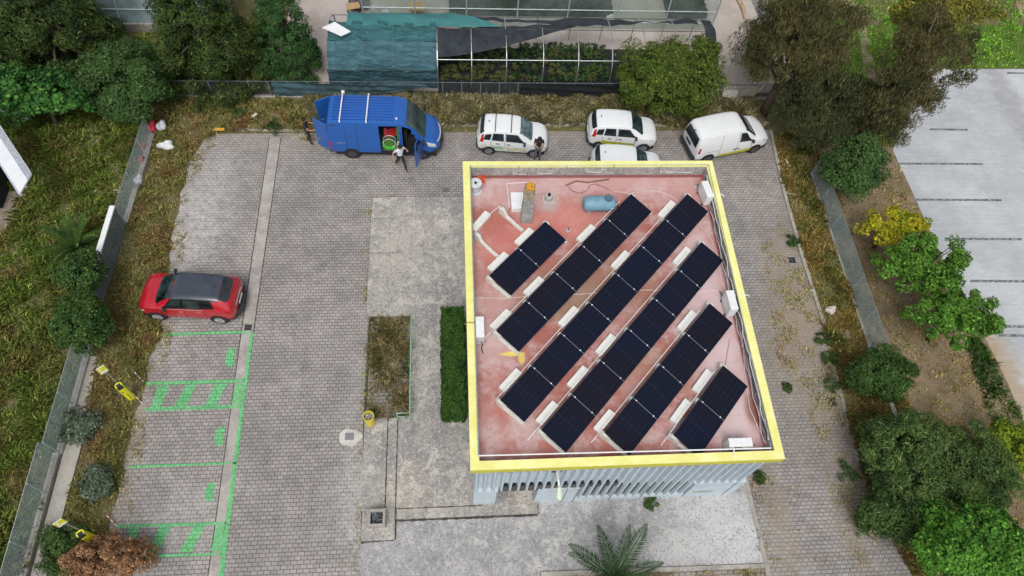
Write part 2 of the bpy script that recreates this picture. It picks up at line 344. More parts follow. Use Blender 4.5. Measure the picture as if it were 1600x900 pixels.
# green bay markings
n = NB('worn_green_road_paint'); w = n.noise(9, 6, .8)
c = n.mix(n.step(n.noise(2, 5), .35, .7), (.13, .50, .19), (.20, .62, .27)); n.done(c, .8)
tr = n.t.nodes.new('ShaderNodeBsdfTransparent'); ms = n.t.nodes.new('ShaderNodeMixShader')
o = n.xyz(); br = n.t.nodes.new('ShaderNodeTexBrick'); n.put(n.comb(n.math('ADD', o[0], n.math('MULTIPLY', n.math('SINE', n.math('MULTIPLY', o[1], 2*math.pi/.16)), .008)), n.math('ADD', o[1], n.math('MULTIPLY', n.math('SINE', n.math('MULTIPLY', o[0], 2*math.pi/.118)), .009))), br.inputs['Vector']); br.offset = .5
for k, x in dict(Scale=1, **{'Mortar Size': .011, 'Mortar Smooth': .25, 'Bias': 0, 'Brick Width': .236, 'Row Height': .152}).items(): br.inputs[k].default_value = x
n.put(n.math('MULTIPLY', n.step(w, .36, .52, .45, .96), n.math('SUBTRACT', 1.0, n.math('MULTIPLY', br.outputs['Fac'], .75))), ms.inputs[0]); n.t.links.new(tr.outputs[0], ms.inputs[1]); n.t.links.new(n.b.outputs[0], ms.inputs[2]); n.t.links.new(ms.outputs[0], n.out.inputs[0])
M_GPAINT = n.m
b = MB(); Q = lambda *pts: b.sheet(pxpoly(pts), .026)
Q((391, 519), (397, 519), (374, 700), (350, 900), (348, 920), (338, 920), (341, 900), (367, 700))
Q((250, 521), (389, 517), (389, 521), (249, 526))
Q((229, 597), (383, 592), (382, 598), (229, 603)); Q((227, 637), (377, 633), (376, 638), (226, 643))
for s in (((247, 604), (265, 604), (251, 636), (236, 637)), ((291, 602), (308, 601), (291, 635), (272, 636)), ((337, 600), (355, 600), (338, 634), (320, 635)), ((368, 600), (380, 600), (375, 632), (362, 632))): Q(*s)
Q((203, 728), (369, 722), (369, 725), (202, 732))
Q((183, 820), (354, 815), (353, 820), (182, 825)); Q((222, 867), (347, 864), (346, 868), (220, 872))
for s in (((200, 826), (219, 825), (212, 843), (204, 844)), ((250, 823), (269, 822), (246, 865), (229, 866)), ((303, 822), (321, 821), (300, 863), (280, 864)), ((338, 822), (352, 822), (346, 862), (330, 862))): Q(*s)
for x, y in ((354, 545), (337, 668), (322, 755)):
    Q((x+2, y+4), (x+6, y), (x+15, y-1), (x+14, y+7), (x+11, y+13), (x+13, y+22), (x+9, y+29), (x+1, y+28), (x-2, y+22), (x-1, y+12))
struct(b.build('painted_marking', M_GPAINT))
# ------------------------------------------------------------ terrace, steps and kerbs
ZT = .30
pt = lambda x, y: P(x, y, ZT)
XL, XU = -3.95, -2.55      # outer edge, upper step edge
y_plN, y_plS = P(600, 497)[1], P(600, 655)[1]
xU, yU = P(617, 795, ZT); xR = .9
b = MB()
b.prism([(XL, y_plN), (XL, P(583, 312)[1]), (1.0, P(583, 312)[1]), (1.0, y_plN)], 0, ZT-.10, M_PATIO)
b.prism([(P(641, 600)[0], y_plN), (1.0, y_plN), (1.0, y_plS), (P(641, 600)[0], y_plS)], 0, ZT-.10, M_PATIO)
b.prism([(xU, y_plS), (1.0, y_plS), (1.0, 6.9), (3.1, 6.9), (3.1, yU), (xU, yU)], 0, ZT-.10, M_PATIO)
b.build('terrace', M_PATIO)['kind'] = 'structure'
b = MB(); xs1 = P(604, 700, .15)[0]; yst = P(700, 808, .1)[1]
b.prism([(xs1, y_plS), (xU, y_plS), (xU, yU), (xs1, yU)], 0, .135, M_PATIO)
struct(b.build('step', M_PATIO))
b = MB(); b.prism([(xU, yst), (P(840, 803, .1)[0], yst), (P(840, 803, .1)[0], yU), (xU, yU)], 0, .11, M_PATIO); struct(b.build('step', M_PATIO))
b = MB(); x0 = P(568, 700)[0]; b.prism([(x0, y_plS), (xs1, y_plS), (xs1, yU-.003), (x0, yU-.003)], 0, .07, M_PATIO); struct(b.build('step', M_PATIO))
b = MB(); b.prism([(P(565, 840)[0], P(600, 845)[1]), (P(617, 840)[0], P(600, 845)[1]), (P(617, 800)[0], P(600, 795)[1]), (P(567, 800)[0], P(600, 795)[1])], 0, .16, M_PATIO); struct(b.build('step', M_PATIO))
b = MB(); yf = P(800, 888)[1]
FR = [(P(565, 850)[0], 2.5), (P(565, 850)[0], P(600, 845)[1]+.1), (xU, P(600, 845)[1]+.1), (xU, yst+.1), (3.0, 6.6), (11.6, 6.6), (11.6, 9), (P(1160, 760)[0], 9), (P(1195, 880)[0], P(1195, 880)[1]), (P(848, 893)[0], yf), (P(845, 900)[0], 2.5)]
FR = [P(565, 850), P(565, 1010), P(843, 1010), P(843, 893), P(1195, 880), P(1163, 745), (11.4, 10), (10.86, 10), (10.86, 6.75), (3.12, 6.75), (3.12, yst-.01), (xU-.02, yst-.01), (xU-.02, P(600, 845)[1]+.02)]
b.prism(FR, 0, .05); struct(b.build('front_pavement', M_FRONT))
# bed south of the pavement
b = MB(); b.prism([P(845, 894), P(1198, 881), P(1200, 888), P(845, 901)], 0, .10); struct(b.build('kerb', M_KERB))
def kerb_line(pts, w=.12, h=.09, m=M_KERB, name='kerb', z0=0):
    b = MB()
    for i in range(len(pts)-1):
        p, q = Vector(pts[i]).to_2d(), Vector(pts[i+1]).to_2d(); d = (q-p); nn = Vector((-d.y, d.x)).normalized()*w/2
        b.prism([tuple(p-nn), tuple(q-nn), tuple(q+nn), tuple(p+nn)], z0, h)
    return struct(b.build(name, m))
kerb_line([P(1203, 205), P(1224, 300), P(1252, 400), P(1287, 510)], .16, .11)
kerb_line([P(1302, 570), P(1332, 690), P(1352, 760)], .14, .06)
kerb_line([P(690, 196), P(900, 196), P(1060, 196)], .14, .10); kerb_line([P(330, 203), P(480, 205)], .1, .07)
kerb_line([P(1163, 745), P(1197, 884), P(1206, 960)], .16, .09)
kerb_line([P(583, 308), P(578, 500), P(570, 655), P(566, 850)], .1, .05, mat('mossy_joint', (.07, .065, .04), .95, 0, .3, 5), 'terrace_joint')
# yard behind, right-hand soil, white lot, lawns
b = MB(); b.sheet([(-9.3, 28.5), (19.5, 28.5), (19.5, 70), (-9.3, 70)], .008); struct(b.build('yard', M_YARD))
WL = pxpoly([(1440, 108), (1760, 108), (1900, 700), (1640, 760), (1575, 600), (1535, 520), (1475, 410), (1430, 310), (1395, 235)])
n = NB('pale_paved_lot'); o = n.xyz()
c = n.mix(n.step(n.noise(.35, 6, .65), .35, .7), (.40, .425, .445), (.53, .55, .57))
fr = n.math('FRACT', n.math('DIVIDE', o[1], .26)); c = n.mix(n.math('MULTIPLY', n.step(n.math('ABSOLUTE', n.math('SUBTRACT', fr, .5)), .36, .48), .22), c, (.33, .35, .37))
c = n.mix(n.step(n.noise(3, 8, .8), .52, .68, 0, .45), c, (.34, .35, .36))
for (px, py, rx, ry, a, cc) in ((1575, 155, .7, 4.2, .6, (.30, .29, .29)), (1555, 590, 1.3, 3.6, .9, (.40, .31, .21)), (1590, 230, 1.3, 2, .35, (.36, .37, .38)), (1530, 540, .7, 1.6, .8, (.38, .30, .2))):
    x, y = P(px, py); c = n.mix(n.math('MULTIPLY', n.spot(x, y, rx, ry, .5, 1.5), a), c, cc)
c = n.mix(n.step(n.noise(1.2, 8, .8, n.mapv(n.pos, sc=(1, 2.5, 1))), .48, .68, 0, .4), c, (.66, .68, .69)); c = n.mix(n.step(n.noise(11, 4, .75), .56, .66, 0, .45), c, (.30, .31, .32))
n.bump(n.noise(20), .01, .4); n.done(c, .85, 0, .2)
b = MB(); b.sheet(WL, .012); struct(b.build('pale_parking_area', n.m))
b = MB()
for x0_, x1_, y_ in ((1452, 1486, 154), (1452, 1512, 203), (1403, 1536, 256.5), (1428, 1565, 313), (1476, 1597, 374), (1516, 1640, 440), (1560, 1660, 511), (1560, 1660, 525), (1573, 1640, 115)):
    p, q = P(x0_, y_-.7), P(x1_, y_); b.sheet([(p[0], p[1]-.07), (q[0], q[1]-.07), (q[0], q[1]+.07), (p[0], p[1]+.07)], .018)
struct(b.build('bay_line', mat('worn_grey_line', (.22, .23, .25), .9, 0, .5, 7)))
M_SOILR = m_soil('dry_brown_soil', ((.26, .195, .125), (.36, .28, .19), (.17, .15, .07)))
b = MB(); b.sheet([(18.6, -4), (18.6, 27), (23, 27)]+[p for p in pxpoly([(1400, 240), (1432, 310), (1477, 410), (1537, 520), (1577, 600), (1642, 760)])]+[(30, -4)], .006); struct(b.build('soil', M_SOILR))
b = MB(); b.sheet(pxpoly([(1330, 40), (1640, 40), (1640, 107.5), (1330, 107.5)]), .010); struct(b.build('lawn', m_soil('green_turf', ((.10, .19, .03), (.13, .22, .04), (.16, .17, .06)))))
b = MB(); b.sheet(pxpoly([(1318, 0), (1345, 0), (1362, 80), (1372, 150), (1350, 150), (1345, 60)]), .015); struct(b.build('path', m_soil('sandy_path', ((.42, .33, .25), (.38, .29, .21), (.3, .25, .15)))))
b = MB(); b.sheet(pxpoly([(1580, -20), (1660, -20), (1660, 60), (1610, 40), (1592, 20)]), .016); struct(b.build('path', m_soil('pink_path', ((.52, .33, .26), (.48, .30, .24), (.5, .34, .27)))))
M_JOINT_SHADE = mat('joint_dirt_step_shade', (.075, .07, .06), .95, 0, .4, 6)  # dark dirty joints; along the steps they stand in for missing riser shade
def joint_shade(p, q, z, w, lab='step_shade_joint'):
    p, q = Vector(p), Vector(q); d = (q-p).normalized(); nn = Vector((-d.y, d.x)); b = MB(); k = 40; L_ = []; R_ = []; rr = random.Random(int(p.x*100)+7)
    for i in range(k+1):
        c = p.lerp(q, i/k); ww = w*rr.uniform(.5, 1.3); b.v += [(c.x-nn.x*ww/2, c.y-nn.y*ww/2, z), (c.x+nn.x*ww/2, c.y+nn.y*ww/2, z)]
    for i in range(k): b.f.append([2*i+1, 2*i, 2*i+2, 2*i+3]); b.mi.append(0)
    struct(b.build(lab, M_JOINT_SHADE))
joint_shade((xs1+.02, y_plS), (xs1+.02, yU), .139, .05); joint_shade((xU+.015, y_plS), (xU+.015, yU), ZT-.096, .05); joint_shade((xU, yU+.02), (.9, yU+.02), ZT-.096, .04)  # shade lines of the steps, put in as dark strips
joint_shade((xU, yst-.05), (P(840, 803, .1)[0], yst-.05), .056, .09); joint_shade((xU, P(600, 845)[1]-.0), (P(565, 840)[0], P(600, 845)[1]-.0), .056, .08); joint_shade((xU+.03, P(600, 845)[1]), (xU+.03, yU), .112, .05)
joint_shade((XL+.03, P(583, 345)[1]), (-2.9, P(583, 345)[1]), ZT-.095, .03); joint_shade((XL+.03, P(583, 399)[1]), (-2.6, P(583, 399)[1]), ZT-.095, .03)
# ------------------------------------------------------------ building
ZR, ZC = 4.72, 5.30
X0, X1, Y0, Y1 = .383, 10.99, 6.377, 19.26
bx0, bx1, by0, by1 = .56, 10.83, 6.62, 19.08
B = empty('office_building', (5.7, 12.8, 0), 0, 'flat-roofed square building with yellow roof edge, red roof floor and ribbed pale blue walls', 'building')
def bpart(mb, name, m, **k):
    o = mb.build(name, m, B, **k); o.location = (-5.7, -12.8, 0); return o
def up(mb, name, m, parent, **k):          # sub-part: same world frame as its parent part
    return mb.build(name, m, parent, **k)
b = MB()
xe0, xe1 = P(776, 780, .2)[0], P(834, 780, .2)[0]   # porch opening
T = .25
b.box(((bx0+xe0)/2, by0+.2, 2.3), (xe0-bx0, .4, 4.5)); b.box(((xe1+bx1)/2, by0+.2, 2.3), (bx1-xe1, .4, 4.5)); b.box(((xe0+xe1)/2, by0+.2, 3.4), (xe1-xe0, .4, 2.3))
b.box((bx0+.2, (by0+.4+by1)/2, 2.3), (.4, by1-by0-.4, 4.5)); b.box((bx1-.2, (by0+.4+by1)/2, 2.3), (.4, by1-by0-.4, 4.5)); b.box(((bx0+bx1)/2, by1-.2, 2.3), (bx1-bx0-.8, .4, 4.5))
b.box(((xe0+xe1)/2, by0+2.2, 1.3), (xe1-xe0+1, .1, 2.5))
bpart(b, 'wall', M_WALL)
b = MB(); b.box(((xe0+xe1)/2, by0+1.2, ZT-.06), (xe1-xe0+.6, 2.4, .1)); bpart(b, 'porch_floor', M_PATIO)
# ribbed frieze: fins with scooped channels between; on the right the channels run to the foot
n = NB('roof_floor_red'); f = n.noise(.55, 7, .68); c = n.mix(n.step(f, .38, .62), (.42, .145, .118), (.51, .285, .262))
c = n.mix(n.step(n.noise(1.1, 8, .75), .47, .62, 0, .75), c, (.57, .43, .42)); c = n.mix(n.step(n.noise(3.2, 8, .8, n.mapv(n.pos, sc=(1, 2.2, 1))), .50, .66, 0, .55), c, (.40, .20, .155))
c = n.mix(n.step(n.noise(7, 6, .8), .5, .75, 0, .45), c, (.36, .17, .13))
for (x, y, rx, ry, a, cc) in ((4.3, 13.8, 1.2, 1.1, .85, (.30, .19, .13)), (6.4, 13.8, 1.3, 1.3, .7, (.32, .2, .14)), (3.5, 12.9, 1.3, .8, .7, (.33, .22, .15)), (2.6, 15.3, 1.6, 1.0, .7, (.55, .16, .13)), (4.4, 16.6, 1.5, .9, .7, (.58, .19, .15)), (7.6, 10.0, 1.4, .9, .45, (.42, .22, .14)),
                        (2.2, 18.0, 1.5, .8, .5, (.66, .50, .50)), (9.8, 11.5, 1.1, 5, .8, (.66, .52, .53)), (1.5, 12.0, .8, 1.8, .5, (.60, .44, .43)), (6.5, 18.5, 4, .5, .6, (.62, .42, .42)), (9.5, 7.9, 1.1, .8, .6, (.68, .55, .55)), (3.9, 17.4, .35, .3, .7, (.42, .40, .38)), (10.5, 8.3, .25, .6, .9, (.25, .12, .08)),
                        (9.9, 17.9, .8, 1.0, .5, (.50, .26, .24))):
    c = n.mix(n.math('MULTIPLY', n.spot(x, y, rx, ry, .6, 1.3), a), c, cc)
o = n.xyz(); fr = n.math('FRACT', n.math('DIVIDE', o[1], 1.02)); c = n.mix(n.math('MULTIPLY', n.step(n.math('ABSOLUTE', n.math('SUBTRACT', fr, .5)), .485, .498), .25), c, (.3, .13, .1))
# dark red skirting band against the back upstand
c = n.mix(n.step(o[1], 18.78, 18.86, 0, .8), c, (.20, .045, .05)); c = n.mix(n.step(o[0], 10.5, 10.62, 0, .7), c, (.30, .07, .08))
x, y = P(800, 553, ZR); c = n.mix(n.math('MULTIPLY', n.spot(x, y, .42, .09, .3, .9), .9), c, (.80, .66, .12))
x, y = P(815, 560, ZR); c = n.mix(n.math('MULTIPLY', n.spot(x, y, .12, .22, .3, .9), .8), c, (.78, .62, .15))
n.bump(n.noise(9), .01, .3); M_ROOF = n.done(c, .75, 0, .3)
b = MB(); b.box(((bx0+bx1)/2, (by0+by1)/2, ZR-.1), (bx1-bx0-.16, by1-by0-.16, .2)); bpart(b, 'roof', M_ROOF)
# upstand (inner grey parapet) + yellow coping
pw = .30
b = MB(); i0, i1, j0, j1 = X0+pw, X1-pw, Y0+pw+.02, Y1-pw
for c_, d_ in ((((i0+i1)/2, j1+.12), (i1-i0+.5, .22)), (((i0+i1)/2, j0-.12), (i1-i0+.5, .22)), ((i0-.12, (j0+j1)/2), (.22, j1-j0-.02)), ((i1+.12, (j0+j1)/2), (.22, j1-j0-.02))):
    b.box((*c_, (ZR-.2+ZC-.06)/2), (*d_, ZC-.06-ZR+.2))
bpart(b, 'upstand', M_GREY)
b = MB(); zc0 = 4.93
for c_, d_ in ((((X0+X1)/2, Y1-pw/2), (X1-X0, pw)), (((X0+X1)/2, Y0+pw/2), (X1-X0, pw)), ((X0+pw/2, (Y0+Y1)/2), (pw, Y1-Y0-2*pw)), ((X1-pw/2, (Y0+Y1)/2), (pw, Y1-Y0-2*pw))):
    b.box((*c_, ZC-.03), (*d_, .06))
M_OLIVE = mat('yellow_painted_fascia', (.62, .58, .05), .6, 0, .05, 2)
t = .06
b.box(((X0+X1)/2, Y0+t/2+.004, (zc0+ZC-.06)/2), (X1-X0-.01, t, ZC-.06-zc0), M_OLIVE); b.box(((X0+X1)/2, Y1-t/2-.004, (zc0+ZC-.06)/2), (X1-X0-.01, t, ZC-.06-zc0), M_OLIVE)
b.box((X0+t/2+.004, (Y0+Y1)/2, (zc0+ZC-.06)/2), (t, Y1-Y0-.2, ZC-.06-zc0), M_OLIVE); b.box((X1-t/2-.004, (Y0+Y1)/2, (zc0+ZC-.06)/2), (t, Y1-Y0-.2, ZC-.06-zc0), M_OLIVE)
b.mats[0] = M_YEL if b.mats and b.mats[0] is None else b.mats[0]
b2 = MB()
for c_, d_ in ((((X0+X1)/2, Y1-pw/2), (X1-X0, pw)), (((X0+X1)/2, Y0+pw/2), (X1-X0, pw)), ((X0+pw/2, (Y0+Y1)/2), (pw, Y1-Y0-2*pw)), ((X1-pw/2, (Y0+Y1)/2), (pw, Y1-Y0-2*pw))):
    b2.box((*c_, ZC-.03), (*d_, .06))
bpart(b2, 'coping', M_YEL)
b = MB()
b.box(((X0+X1)/2, Y0+t/2+.004, (zc0+ZC-.06)/2), (X1-X0-.01, t, ZC-.06-zc0)); b.box(((X0+X1)/2, Y1-t/2-.004, (zc0+ZC-.06)/2), (X1-X0-.01, t, ZC-.06-zc0))
b.box((X0+t/2+.004, (Y0+Y1)/2, (zc0+ZC-.06)/2), (t, Y1-Y0-.2, ZC-.06-zc0)); b.box((X1-t/2-.004, (Y0+Y1)/2, (zc0+ZC-.06)/2), (t, Y1-Y0-.2, ZC-.06-zc0))
bpart(b, 'fascia', M_OLIVE)
# fins on the front
sp = .3095; NF = 33
xf0 = bx0+.06
yf0 = Y0+.08     # front face of the fins
fin_z = lambda i: 2.35 if i < 17 else .55
for i in range(NF+1):
    x = xf0+i*sp
    if x > bx1-.02: break
    zb = 2.05 if (i < 13 or i > 26) else .45
    b = MB(); d = by0-yf0
    prof = [(-.035, yf0+.0), (.035, yf0), (.06, (yf0+by0)/2), (.085, by0+.01), (-.085, by0+.01), (-.06, (yf0+by0)/2)]
    b.prism([(x+a, y) for a, y in prof], zb, zc0-.01)
    b.add([(x-.055, yf0, zb), (x+.055, yf0, zb), (x+.10, by0+.01, zb-.35), (x-.10, by0+.01, zb-.35)], [(0, 3, 2, 1)])
    bpart(b, 'rib', M_WALL)
M_WIN_SHADE = mat('dark_window_trough_shade', (.02, .02, .022), .2, 0, .1, 2)  # window glass, also the colour of the painted shade in the lower troughs
for i in range(3, 26):
    x = xf0+(i+.5)*sp
    if i < 17:
        b = MB(); z0, z1 = (1.85, 2.6) if i < 8 else (2.05, 2.55)
        pts = [(x+.125*math.cos(a), (z0+z1)/2+(z1-z0)/2*math.sin(a)) for a in [2*math.pi*k/16 for k in range(16)]]
        k = len(pts); ya = by0-.13
        b.add([(p[0], ya, p[1]) for p in pts]+[(p[0], by0+.02, p[1]) for p in pts], [tuple(range(k))[::-1]]+[(j, (j+1) % k, k+(j+1) % k, k+j) for j in range(k)])
        bpart(b, 'window', M_WIN_SHADE)
for i in range(12, 26):  # dark boxes stand in for the shade deep in the lower troughs
    x = xf0+(i+.5)*sp; b = MB(); b.box((x, by0-.02, 1.15), (.20, .06, 1.6)); o = bpart(b, 'trough_shade', M_WIN_SHADE)
# lower piers and panels
for c_, d_ in ((((bx0+xe0)/2-.02, by0-.08, 1.0), (xe0-bx0, .16, 2.0)), (((xe1+xf0+12.5*sp)/2, by0-.08, 1.0), (xf0+12.5*sp-xe1, .16, 2.0)), (((xf0+26.5*sp+bx1)/2, by0-.08, 1.0), (bx1-xf0-26.5*sp, .16, 2.0)), (((xf0+12.5*sp+xf0+26.5*sp)/2, by0-.08, .22), (14*sp-.01, .17, .44))):
    b = MB(); b.box(c_, d_); bpart(b, 'pier', M_WALL)
for x in (bx0+.85, xe1+1.1, xf0+12.4*sp, xf0+17*sp, xf0+21*sp, xf0+26.6*sp, bx1-.35):
    b = MB(); b.box((x, by0-.165, 1.0), (.018, .012, 1.95)); bpart(b, 'panel_joint', M_DARK)
b = MB(); b.cyl((bx1-1.35, by0-.17, .85), .1, .03, 16, None, None, 'Y'); 
for v in range(len(b.v)): q = b.v[v]; b.v[v] = ((q[0]-(bx1-1.35))*4.2+(bx1-1.35), q[1], (q[2]-.85)*1.1+.85)
bpart(b, 'wall_plate', mat('faded_green_plate', (.25, .42, .30), .6))
# wires and roof-edge rail
b = MB(); zr = ZC+.10
c4 = [(X0+.30, Y0+.42), (X1-.35, Y0+.38), (X1-.34, Y1-.26), (X0+.34, Y1-.26)]
RL = [P3(748, 712, 5.42), P3(1205, 700, 5.42), P3(1107, 257, 5.42), P3(735, 259, 5.42)]
R = empty('roof_rail', (0, 0, 0), 0, 'thin galvanised rail running round the inside of the yellow roof edge', 'rail')
for i in range(4):
    b = MB(); b.tube([RL[i], RL[(i+1) % 4]], .025 if i in (0, 3) else .014, 6); b.build('rail_bar', M_STEEL if i else M_WHITE, R)
for i in range(4):
    for k in range(5 if i % 2 == 0 else 6):
        p = RL[i].lerp(RL[(i+1) % 4], k/(5 if i % 2 == 0 else 6)); b = MB(); b.tube([(p.x, p.y, ZR), (p.x, p.y, p.z)], .012, 5); b.build('rail_post', M_STEEL, R)
# ------------------------------------------------------------ solar rows
n = NB('solar_cells'); o = n.xyz(n.obj())
g = None
for k, stp, th in ((0, .0708, .46), (1, .182, .482), (0, .85, .4965)):
    v = n.math('FRACT', n.math('ADD', n.math('DIVIDE', o[k], stp), .5 if stp > .5 else 0)); q = n.step(n.math('ABSOLUTE', n.math('SUBTRACT', v, .5)), th, .5) if stp < .5 else n.step(n.math('ABSOLUTE', n.math('SUBTRACT', v, .5)), 0.0, .006, 1.0, 0.0)
    q = n.math('MULTIPLY', q, {.0708: .2, .182: .42, .85: .65}[stp]); g = q if g is None else n.math('MAXIMUM', g, q)
c = n.mix(n.step(n.noise(.35, 4), .35, .65), (.006, .009, .023), (.009, .009, .016))
c = n.mix(g, c, (.10, .12, .19)); c = n.mix(n.step(n.noise(5, 6, .8), .68, .8, 0, .12), c, (.2, .25, .35))
M_CELL = n.done(c, .3, 0, .12)
M_PFR = mat('black_anodised_frame', (.012, .012, .016), .5, 0, .1, 5)
PL, PW = 1.70, 1.13
b = MB(); b.box((0, 0, 0), (PL, PW, .03), M_PFR); b.sheet([(-PL/2+.012, -PW/2+.012), (PL/2-.012, -PW/2+.012), (PL/2-.012, PW/2-.012), (-PL/2+.012, PW/2-.012)], .019, M_CELL)
panel_me = b.build('solar_panel', None); pm = panel_me.data; bpy.data.objects.remove(panel_me)
def mesh_of(mb, name, m=None, bev=0, smooth=False):
    o = mb.build(name, m, smooth=smooth, bev=bev)
    if bev:
        dg = bpy.context.evaluated_depsgraph_get(); me = bpy.data.meshes.new_from_object(o.evaluated_get(dg)); me.name = name
    else: me = o.data
    bpy.data.objects.remove(o); return me
b = MB(); b.box((0, 0, .09), (1.0, .30, .18)); slab_me = mesh_of(b, 'ballast_slab', mat('white_cast_concrete', (.78, .78, .74), .85, 0, .05, 9), .02)
# bracket: block head at the back (y=0) with an arm sloping down to the front (y=-1.15)
b = MB(); pr = [(.12, 0), (.12, .34), (.02, .40), (-.14, .40), (-.24, .26), (-.34, .14), (-1.0, .10), (-1.18, .13), (-1.22, 0)]
k = len(pr); b.add([(-.07, y, z) for y, z in pr]+[(.07, y, z) for y, z in pr], [tuple(range(k)), tuple(range(k, 2*k))[::-1]]+[(i, k+i, k+(i+1) % k, (i+1) % k) for i in range(k)])
brk_me = mesh_of(b, 'support_bracket', M_CONC, .015)
b = MB(); b.box((0, 0, 0), (.042, .042, .02)); clamp_me = mesh_of(b, 'clamp', M_WHITE)
b = MB(); b.box((0, 0, 0), (.013, PW*.98, .012)); seam_me = mesh_of(b, 'seam_rail', mat('seam_aluminium', (.30, .34, .42), .4, .4))
def inst(me, name, parent, loc, rot=(0, 0, 0), sc=None):
    o = bpy.data.objects.new(name, me); link(o, parent); o.location = loc; o.rotation_euler = rot
    if sc: o.scale = sc
    return o
rows = [((852, 346), (764, 431), 2, ((827, 355, 804, 377), (787, 392, 762, 418)), 'short two-panel solar row nearest the chimney, set apart at the left of the roof'),
        ((986, 303), (775, 517), 5, ((924, 350, 901, 372), (842.5, 431, 818, 456), (792, 482, 766, 509)), 'five-panel solar row starting beside the blue tank, just behind the longest row'),
        ((1074, 303), (781, 625), 7, ((1048, 312, 1028, 334), (976, 390, 954, 413.5), (895, 476, 870.6, 503), (806, 574, 779, 604)), 'longest solar row of seven dark panels, crossing the middle of the roof'),
        ((1096, 378), (845, 672), 6, ((1071, 384, 1051, 408), (954, 520, 930, 548), (910.5, 570, 885, 599), (862, 624, 836, 655)), 'six-panel solar row just in front of the longest row'),
        ((1109, 474), (944, 676), 4, ((1079.6, 483, 1058, 511), (953, 639, 930, 670)), 'four-panel solar row ending at the front roof edge, between the six-panel and the two-panel row'),
        ((1130, 571), (1052, 680), 2, ((1103.6, 575, 1081, 606), (1069.5, 621, 1045, 653)), 'short two-panel solar row in the front right corner of the roof')]
tilt = rad(11); ZH = .43
for A, D, N, slabs, lab in rows:
    a = P3(*A, ZR+ZH); d = P3(*D, ZR+ZH); ang = math.atan2(a.y-d.y, a.x-d.x); Lr = (a-d).length; pitch = Lr/N
    r = empty('solar_panel_row', (d.x, d.y, ZR), ang, lab, 'solar panels', 'rows of solar panels on the roof')
    for i in range(N):
        inst(pm, 'solar_panel', r, ((i+.5)*pitch, -PW/2*math.cos(tilt), ZH-PW/2*math.sin(tilt)), (tilt, 0, 0), ((pitch-.015)/PL, 1, 1))
    for i in range(N+1):
        inst(brk_me, 'support_bracket', r, (min(max(i*pitch, -.06), N*pitch+.02)+(.03 if i == N else 0), .0, 0), (0, 0, 0), (1, .80 if 0 < i < N else .93, .93))
        if 0 < i:
            if i < N: inst(seam_me, 'seam_rail', r, (i*pitch, -PW/2*math.cos(tilt), ZH-PW/2*math.sin(tilt)+.012), (tilt, 0, 0))
            for yy in (-.16, -.95):
                if i < N: inst(clamp_me, 'clamp', r, (i*pitch, yy*math.cos(tilt), ZH+yy*math.sin(tilt)+.03), (tilt, 0, 0))
    ca, sa = math.cos(-ang), math.sin(-ang)
    for (xa, ya, xb, yb) in slabs:
        p = P3(xa, ya, ZR+.18); q = P3(xb, yb, ZR+.18); m_ = (p+q)/2; dv = m_-Vector((d.x, d.y, 0))
        lx, ly = dv.x*ca-dv.y*sa, dv.x*sa+dv.y*ca
        inst(slab_me, 'ballast_slab', r, (lx, .26, 0), (0, 0, 0), ((p-q).length/1.0, 1, 1))
    if N > 2 or lab.startswith('short two-panel solar row in'):
        b = MB(); b.tube([(-.55 if N != 7 else -.1, .13, .36), (Lr*.5, .135, .40), (Lr*(.93 if N > 2 else .9), .13, .41)], .013, 6); b.build('conduit', M_WHITE, r)
# spare supports without panels, left back corner
r = empty('spare_panel_support', (*P(784, 327, ZR+.3), ZR), rad(42), 'bare concrete support bracket lying without a panel, left of the chimney', 'support', 'unused panel supports')
inst(brk_me, 'bracket', r, (0, 0, 0)); 
b = MB(); b.tube([(-1.1, .13, .36), (0.05, .13, .38)], .013, 6); b.build('conduit', M_WHITE, r)
r = empty('spare_panel_support', (*P(745, 367, ZR+.3), ZR), rad(42), 'bare concrete support bracket by the left roof edge, below the loose slab', 'support', 'unused panel supports')
inst(brk_me, 'bracket', r, (0, 0, 0))
p = P3(762, 332, ZR+.18); q = P3(739, 358, ZR+.18); mm = (p+q)/2
o = inst(slab_me, 'ballast_slab', None, (mm.x, mm.y, ZR), (0, 0, math.atan2(p.y-q.y, p.x-q.x)), ((p-q).length*1.05, 1, 1)); tag(o, 'loose pale concrete slab in the back left corner of the roof, by the bare supports', 'slab')
# chimney
x, y = P(822, 347, ZR); r = empty('chimney', (x, y, ZR), rad(-3), 'tall grey cement chimney with slatted cowl and rusty orange cap', 'chimney')
b = MB(); b.box((0, .14, .8), (.46, .42, 1.6), taper=.9); b.build('shaft', M_GREY, r, bev=.01)
b = MB()
for k in range(4): b.box((0, .14, 1.64+k*.12), (.46-.02*k, .42-.02*k, .045))
for sx in (-1, 1):
    for sy in (-1, 1): b.box((sx*.17, .14+sy*.15, 1.85), (.05, .05, .5))
b.box((0, .14, 1.83), (.27, .25, .44)); b.build('cowl', mat('sandy_cement', (.38, .33, .24), .9, 0, .2, 9), r)
b = MB(); b.box((0, .14, 2.16), (.34, .34, .12), taper=.85); b.box((.03, .0, 2.13), (.30, .06, .05)); b.build('cap', mat('rusty_orange_lichen', (.62, .31, .03), .9, 0, .25, 14), r, bev=.02)
